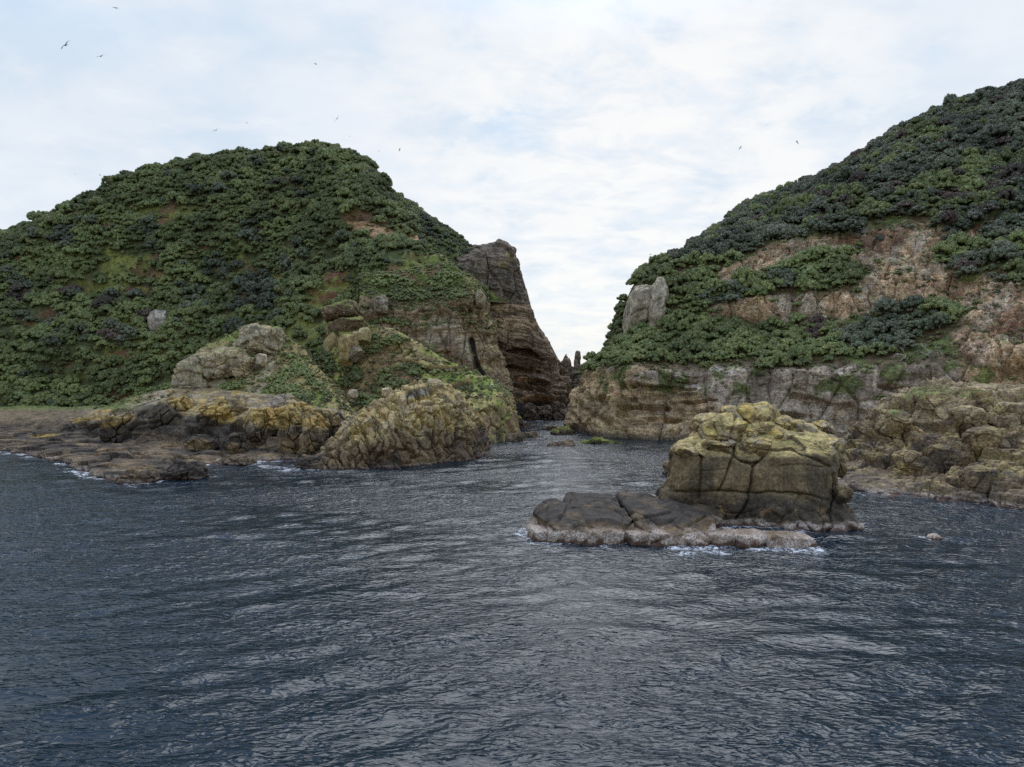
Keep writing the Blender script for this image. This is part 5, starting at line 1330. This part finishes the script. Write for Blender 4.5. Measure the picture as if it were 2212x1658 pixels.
def gn_scatter(name, pts, meshes, label, kindv='stuff', flatz=1.0, **props):
    """pts: (x, y, z, r, variant) -> one object of instances of the given meshes"""
    V = np.array([p[:3] for p in pts]); n = len(V)
    me = bpy.data.meshes.new(name); me.vertices.add(n); me.vertices.foreach_set('co', V.astype(np.float32).ravel())
    def at(nm, tp, arr, key='value'):
        a = me.attributes.new(nm, tp, 'POINT'); a.data.foreach_set(key, np.asarray(arr).ravel())
    r = np.array([p[3] for p in pts], np.float32)
    at('scl', 'FLOAT_VECTOR', np.stack([r, r, r * flatz * rng.uniform(0.8, 1.45, n)], 1).astype(np.float32), 'vector')
    at('rot', 'FLOAT_VECTOR', np.stack([np.zeros(n), np.zeros(n), rng.rand(n) * 6.28], 1).astype(np.float32), 'vector')
    at('idx', 'INT', np.array([p[4] for p in pts], np.int32))
    o = link(name, me, None, kind=kindv, label=label, **props)
    ng = bpy.data.node_groups.new(name, 'GeometryNodeTree')
    ng.interface.new_socket('Geometry', in_out='INPUT', socket_type='NodeSocketGeometry')
    ng.interface.new_socket('Geometry', in_out='OUTPUT', socket_type='NodeSocketGeometry')
    g = NT(ng)
    gi, go = g.new('NodeGroupInput'), g.new('NodeGroupOutput')
    jn = g.new('GeometryNodeJoinGeometry')
    for q in reversed(meshes):      # join order is last linked first
        oi = g.new('GeometryNodeObjectInfo', transform_space='ORIGINAL'); oi.inputs['Object'].default_value = q; oi.inputs['As Instance'].default_value = True
        g.l.new(oi.outputs['Geometry'], jn.inputs[0])
    def na(nm, tp): return g.new('GeometryNodeInputNamedAttribute', {'Name': nm}, data_type=tp).outputs[0]
    ip = g.new('GeometryNodeInstanceOnPoints')
    g.l.new(gi.outputs[0], ip.inputs['Points']); g.l.new(jn.outputs[0], ip.inputs['Instance'])
    ip.inputs['Pick Instance'].default_value = True
    g.l.new(na('idx', 'INT'), ip.inputs['Instance Index']); g.l.new(na('scl', 'FLOAT_VECTOR'), ip.inputs['Scale'])
    e2r = g.new('FunctionNodeEulerToRotation'); g.l.new(na('rot', 'FLOAT_VECTOR'), e2r.inputs[0]); g.l.new(e2r.outputs[0], ip.inputs['Rotation'])
    g.l.new(ip.outputs[0], go.inputs[0])
    md = o.modifiers.new('scatter', 'NODES'); md.node_group = ng
    return o
# real objects whose meshes the scatters repeat
src = {}
for ob in list(COL.objects):
    if ob.type == 'MESH' and ob.data.users > 0 and ob.name.split('.')[0] in ('crown', 'bush') and ob.data.name not in src:
        src[ob.data.name] = ob
def pick(lst): return [src[m_.name] for m_ in lst if m_.name in src]
for k, nm, lab in ((0, 'green_wood', 'smaller bright green trees filling the woods on both islands'), (1, 'dark_wood', 'smaller dark grey green trees filling the woods')):
    prot = pick(CR[0]) if k == 0 else pick(CR[1]) + pick(CR[2])
    n1 = len(pick(CR[1]))
    pts = []
    for c_ in by[k][LIM[k]:]:
        if k == 1: v = rngp.randrange(n1) if c_[3] == 1 else n1 + rngp.randrange(max(1, len(prot) - n1))
        else: v = rngp.randrange(len(prot))
        pts.append((c_[0], c_[1], c_[2] - 0.1 * c_[4], c_[4], v))
    if pts: gn_scatter(nm, pts, prot, lab, category='trees')
prot = pick(CR[3])
pts = [(c_[0], c_[1], c_[2] - 0.15 * c_[4], c_[4], rngp.randrange(len(prot))) for c_ in by[3][LIM[3]:]]
if pts: gn_scatter('scrub', pts, prot, 'small bushes dotted over cliffs, ridge and knoll', category='scrub', flatz=0.9)

tuft = [crown_mesh('tuft', 900 + v, 3) for v in range(3)]
M_tuft = leaf_mat('dry_and_green_tufts', [(0.10, 0.13, 0.035), (0.15, 0.16, 0.05), (0.13, 0.085, 0.055), (0.085, 0.12, 0.035), (0.19, 0.17, 0.07)])
for q in tuft: q.materials.append(M_tuft)
tobj = []
for v_, (x_, y_) in enumerate(((880, 1005), (1010, 842), (640, 800))):
    d = Vector(ray(x_, y_ if v_ else 780)).normalized(); h_, _, _, _ = bvh.ray_cast(o_, d, 900)
    tb = link('tuft', tuft[v_], None, label=['low scrubby tuft above the dark cleft of the ridge', 'low tuft on the bright grass near the channel', 'low tuft on the right slope of the knoll'][v_], category='tuft', group='tufts of low scrub'); tb.location = h_; tb.scale = (.6, .6, .5)
    tobj.append(tb)
tp = []
def tufts(G, Nn, fn, n):
    V = G.reshape(-1, 3); N = Nn.reshape(-1, 3)
    a = np.linalg.norm(np.cross(np.gradient(G, axis=1), np.gradient(G, axis=0)), axis=2).ravel()
    px, py = proj(V); p = a * ((px > -60) & (px < 2270)); p /= p.sum()
    i = rng.choice(len(V), n, p=p)
    keep = rng.rand(n) < fn(V[i], N[i], px[i], py[i])
    for q in V[i[keep]] + rng.randn(int(keep.sum()), 3) * [.3, .3, 0]:
        tp.append((q[0], q[1], q[2] - .05, 0.28 + 0.75 * rng.rand() ** 1.8, int(rng.randint(3))))
tufts(HG, HN, lambda V, N, px, py: np.maximum(spots(px, py, CLEAR_L + BARE_L) * 1.0, 0.15 + 0.5 * ((px > 660) & (py > 540))), 26000)
tufts(KG[:180], KN[:180], lambda V, N, px, py: ss(N[:, 2], .3, .6) * 0.35 * (1 - spots(px, py, [(450, 800, 85, 48, -20), (568, 738, 46, 30)])), 5000)
tufts(GG[:210], GN_[:210], lambda V, N, px, py: ss(N[:, 2], .4, .65) * 0.5, 6000)
tufts(MG[140:290], MN[140:290], lambda V, N, px, py: ss(N[:, 2], .5, .75) * 0.7, 4000)
tufts(RG[40:330], RN[40:330], lambda V, N, px, py: 0.10 + 0.7 * ss(N[:, 2], .45, .7), 9000)
tufts(FG, FN, lambda V, N, px, py: 0.8 + 0 * px, 3000)
tufts(CG[150:], CN[150:], lambda V, N, px, py: ss(py + fbm(V, 4, 3, 8) * 8, 884, 872) * 0.6 * (px < 420), 2500)
gn_scatter('ground_cover', tp, tobj, 'low scrub and grass tufts on the open slopes', category='ground cover', flatz=0.7)
# a lone tree that stands clear of the right skyline
tr = thing('dark_tree', tuple(P3(2052, 240, 318)), label='lone dark tree standing clear of the right island skyline', category='tree'); tr.scale = (3.3, 3.0, 6.5)
link('crown', CR[1][2], None, tr); link('trunk', TR[0], None, tr)

# dead bare branches
def branches(seed, n=16, L=3.0):
    rs_ = np.random.RandomState(seed); Vs, Fs, off = [], [], 0
    segs = []
    def grow(p, d, l, r, dep):
        q = p + d * l
        segs.append((p, q, r, r * .7))
        if dep < 3:
            for _ in range(3 if dep == 0 else 2):
                nd = d + rs_.randn(3) * 0.55; nd /= np.linalg.norm(nd); grow(q, nd, l * .65, r * .65, dep + 1)
    for k in range(4):
        d = rs_.randn(3) * [1, .6, .4] + [0, 0, .5]; d /= np.linalg.norm(d); grow(np.zeros(3), d, L * .45, .09, 0)
    for p, q, r0, r1 in segs:
        ax = (q - p) / np.linalg.norm(q - p); u = np.cross(ax, [.3, .5, .8]); u /= np.linalg.norm(u); v = np.cross(ax, u)
        for c, r in ((p, r0), (q, r1)):
            for a in (0, 2.094, 4.188): Vs.append(c + r * (math.cos(a) * u + math.sin(a) * v))
        for i in range(3): Fs.append([off + i, off + (i + 1) % 3, off + 3 + (i + 1) % 3, off + 3 + i])
        off += 6
    return np_mesh('bare_branches', np.array(Vs), np.array(Fs))
dm_, dt, db, _ = new_mat('bleached_wood'); db.inputs['Base Color'].default_value = (0.42, 0.39, 0.36, 1); db.inputs['Roughness'].default_value = .9
for k, (x, y, Y, lab) in enumerate([(674, 610, 292, 'bleached dead branches on the brown patch below the tan scarp'), (718, 482, 318, 'bleached dead tree at the left end of the tan scarp'), (792, 372, 330, 'bare dead tree on the right shoulder of the summit'), (1955, 768, 186, 'bare twisted branch under the dark trees on the ledge'), (2010, 762, 186, 'pale crooked branches hanging over the grey cliff'), (1870, 512, 246, 'grey dead scrub above the streaked cliff')]):
    o = link('dead_branch', branches(60 + k, L=3.4), dm_, label=lab, category='dead branch')
    o.location = P3(x, y, Y)

# ------------------------------------------------------------------ birds
def bird_meshes():
    D, Fc = CS[10]
    B = D.copy(); x = B[:, 1]
    prof = np.interp(x, [-1, -0.75, -0.2, 0.4, 0.8, 1], [0.25, 0.35, 1.0, 0.95, 0.55, 0.35])
    body = np.stack([B[:, 0] * 0.075 * prof, x * 0.30, B[:, 2] * 0.07 * prof], 1)
    tail = np.array([[-.03, -.26, .01], [.03, -.26, .01], [.055, -.44, .012], [-.055, -.44, .012], [-.03, -.26, -.005], [.03, -.26, -.005], [.055, -.44, 0], [-.055, -.44, 0]])
    beak = np.array([[-.012, .29, .0], [.012, .29, .0], [0, .29, .02], [0, .37, -.005]])
    head = D * [0.045, 0.06, 0.045] + [0, 0.27, 0.015]
    def wing(s):
        st_ = [(0.03, 0.10, -0.08, 0.0), (0.22, 0.15, -0.06, 0.07), (0.42, 0.13, -0.04, 0.09), (0.60, 0.05, -0.08, 0.06), (0.72, -0.06, -0.10, 0.02)]
        V = []
        for (x_, yl, yt, zz) in st_:
            V += [(s * x_, yl, zz + .006), (s * x_, yt, zz + .004), (s * x_, yl, zz - .006), (s * x_, yt, zz - .004)]
        Fq = []
        for i in range(4):
            a, b_ = i * 4, i * 4 + 4
            Fq += [[a, a + 1, b_ + 1, b_], [a + 2, b_ + 2, b_ + 3, a + 3], [a, b_, b_ + 2, a + 2], [a + 1, a + 3, b_ + 3, b_ + 1]]
        return np_mesh('wing', np.array(V), np.array(Fq))
    q = len(D)
    bodyV = np.concatenate([body, head]); bodyF = np.concatenate([Fc, Fc + q])
    bm1 = np_mesh('body', bodyV, bodyF)
    tm = np_mesh('tail', tail, np.array([[0, 1, 2, 3], [4, 7, 6, 5], [0, 4, 5, 1], [2, 6, 7, 3], [1, 5, 6, 2], [0, 3, 7, 4]]))
    km = np_mesh('beak', beak, np.array([[0, 1, 3], [1, 2, 3], [2, 0, 3], [0, 2, 1]]))
    return bm1, tm, km, wing(1), wing(-1)
bb_, tt_, kk_, wl, wr = bird_meshes()
fm_, ft, fb, _ = new_mat('dark_plumage'); fb.inputs['Base Color'].default_value = (0.025, 0.025, 0.03, 1); fb.inputs['Roughness'].default_value = .7
gm_, gt, gb, _ = new_mat('grey_plumage'); gb.inputs['Base Color'].default_value = (0.07, 0.07, 0.08, 1); gb.inputs['Roughness'].default_value = .7
wm_, wt_, wb, _ = new_mat('white_plumage'); wb.inputs['Base Color'].default_value = (0.78, 0.78, 0.76, 1); wb.inputs['Roughness'].default_value = .7
for q, mm in ((bb_, fm_), (tt_, fm_), (kk_, fm_), (wl, gm_), (wr, gm_)): q.materials.append(mm)
# x, y, span px, roll, heading, pitch, label
BIRDS = [(142, 98, 30, 30, 160, -35, 'largest flying bird, wings spread, top left of the sky'), (218, 122, 22, 12, 170, -30, 'bird flapping just right of the largest one'), (250, 18, 13, -8, 185, 10, 'bird gliding at the very top of the left sky'),
         (682, 139, 15, -20, 110, 20, 'bird high above the summit, seen side on'), (728, 257, 20, 40, 150, -40, 'bird banking above the summit with both wings showing'), (466, 282, 15, 25, 175, -15, 'bird over the left shoulder of the wooded hill'),
         (533, 266, 6, 20, 150, 0, 'tiny bird right of the one over the hill shoulder'), (216, 379, 10, 5, 120, 50, 'dark bird low over the left slope'), (163, 377, 6, -40, 150, 10, 'tiny tilted bird left of the dark one over the left slope'),
         (756, 295, 6, 5, 180, 0, 'tiny gliding bird under the banking one'), (818, 327, 7, 0, 180, 5, 'tiny gliding bird right of the summit'), (863, 324, 10, 35, 120, 40, 'small banking bird right of the summit'),
         (1722, 308, 18, -45, 80, 40, 'largest bird near the right island skyline, wings down'), (1599, 320, 10, 40, 120, 50, 'small dark bird left of the one near the right skyline'), (1405, 550, 7, 20, 130, 40, 'small bird low over the twin pale slabs'),
         (1658, 270, 5, 0, 180, 5, 'tiny bird above the right island skyline'), (980, 360, 4, 10, 150, 0, 'speck of a bird in the middle of the sky'), (1217, 735, 8, 0, 180, 0, 'pale bird gliding above the spires'), (1809, 389, 10, 15, 170, 10, 'white bird flying in front of the right wood')]
for i, (x, y, spn, roll, head, pit, lab) in enumerate(BIRDS):
    Y = 70 if i in (0, 12) else 110 if spn > 9 else 190
    size = spn / F * Y / 1.44
    tr = thing('bird', tuple(P3(x, y, Y)), label=lab, category='bird', group='seabirds on the wing')
    tr.rotation_euler = (R(pit), R(roll), R(head)); tr.scale = (size, size, size)
    for nm, q in (('body', bb_), ('tail', tt_), ('beak', kk_), ('wing', wl), ('wing', wr)):
        if i >= 17:
            q = q.copy(); q.materials.clear(); q.materials.append(wm_)
        link(nm, q, None, tr)
# white gulls perched on the left island
gv = np.concatenate([CS[10][0] * [0.11, 0.24, 0.12] + [0, 0, 0.26], CS[10][0] * [0.065, 0.075, 0.065] + [0, 0.19, 0.42], CS[10][0] * [0.02, 0.02, 0.13] + [0.04, 0, 0.10], CS[10][0] * [0.02, 0.02, 0.13] + [-0.04, 0, 0.10]])
nq = len(CS[10][0]); gf = np.concatenate([CS[10][1] + nq * k for k in range(4)])
gm = np_mesh('gull', gv, gf); gm.materials.append(wm_)
for x, y, lab in [(744, 678, 'white gull on the upper jutting ledge'), (722, 687, 'white gull left of the other on the upper ledge'), (956, 575, 'white gull on the bend of the spur above the middle cliff'), (974, 801, 'white gull on the crest of the grassy ridge'), (676, 607, 'white gull beside the dead branches'),
                  (810, 742, 'white gull on the grass right of the squared pillar'), (700, 700, 'white gull on the lower jutting ledge'), (1062, 834, 'white gull on the bright grass near the channel'), (690, 616, 'white gull under the dead branches'), (812, 506, 'white gull on the tan scarp')]:
    d = Vector(ray(x, y)).normalized()
    hit, nn, _, dist = bvh.ray_cast(o_, d, 900)
    if hit is None: continue
    o = link('gull', gm, None, label=lab, category='gull', group='white gulls perched on the left island')
    o.location = hit; o.rotation_euler = (0, 0, x * 0.7); o.scale = (1.5, 1.5, 1.5)
print('done', time.time() - T0, 'objects', len(COL.objects))
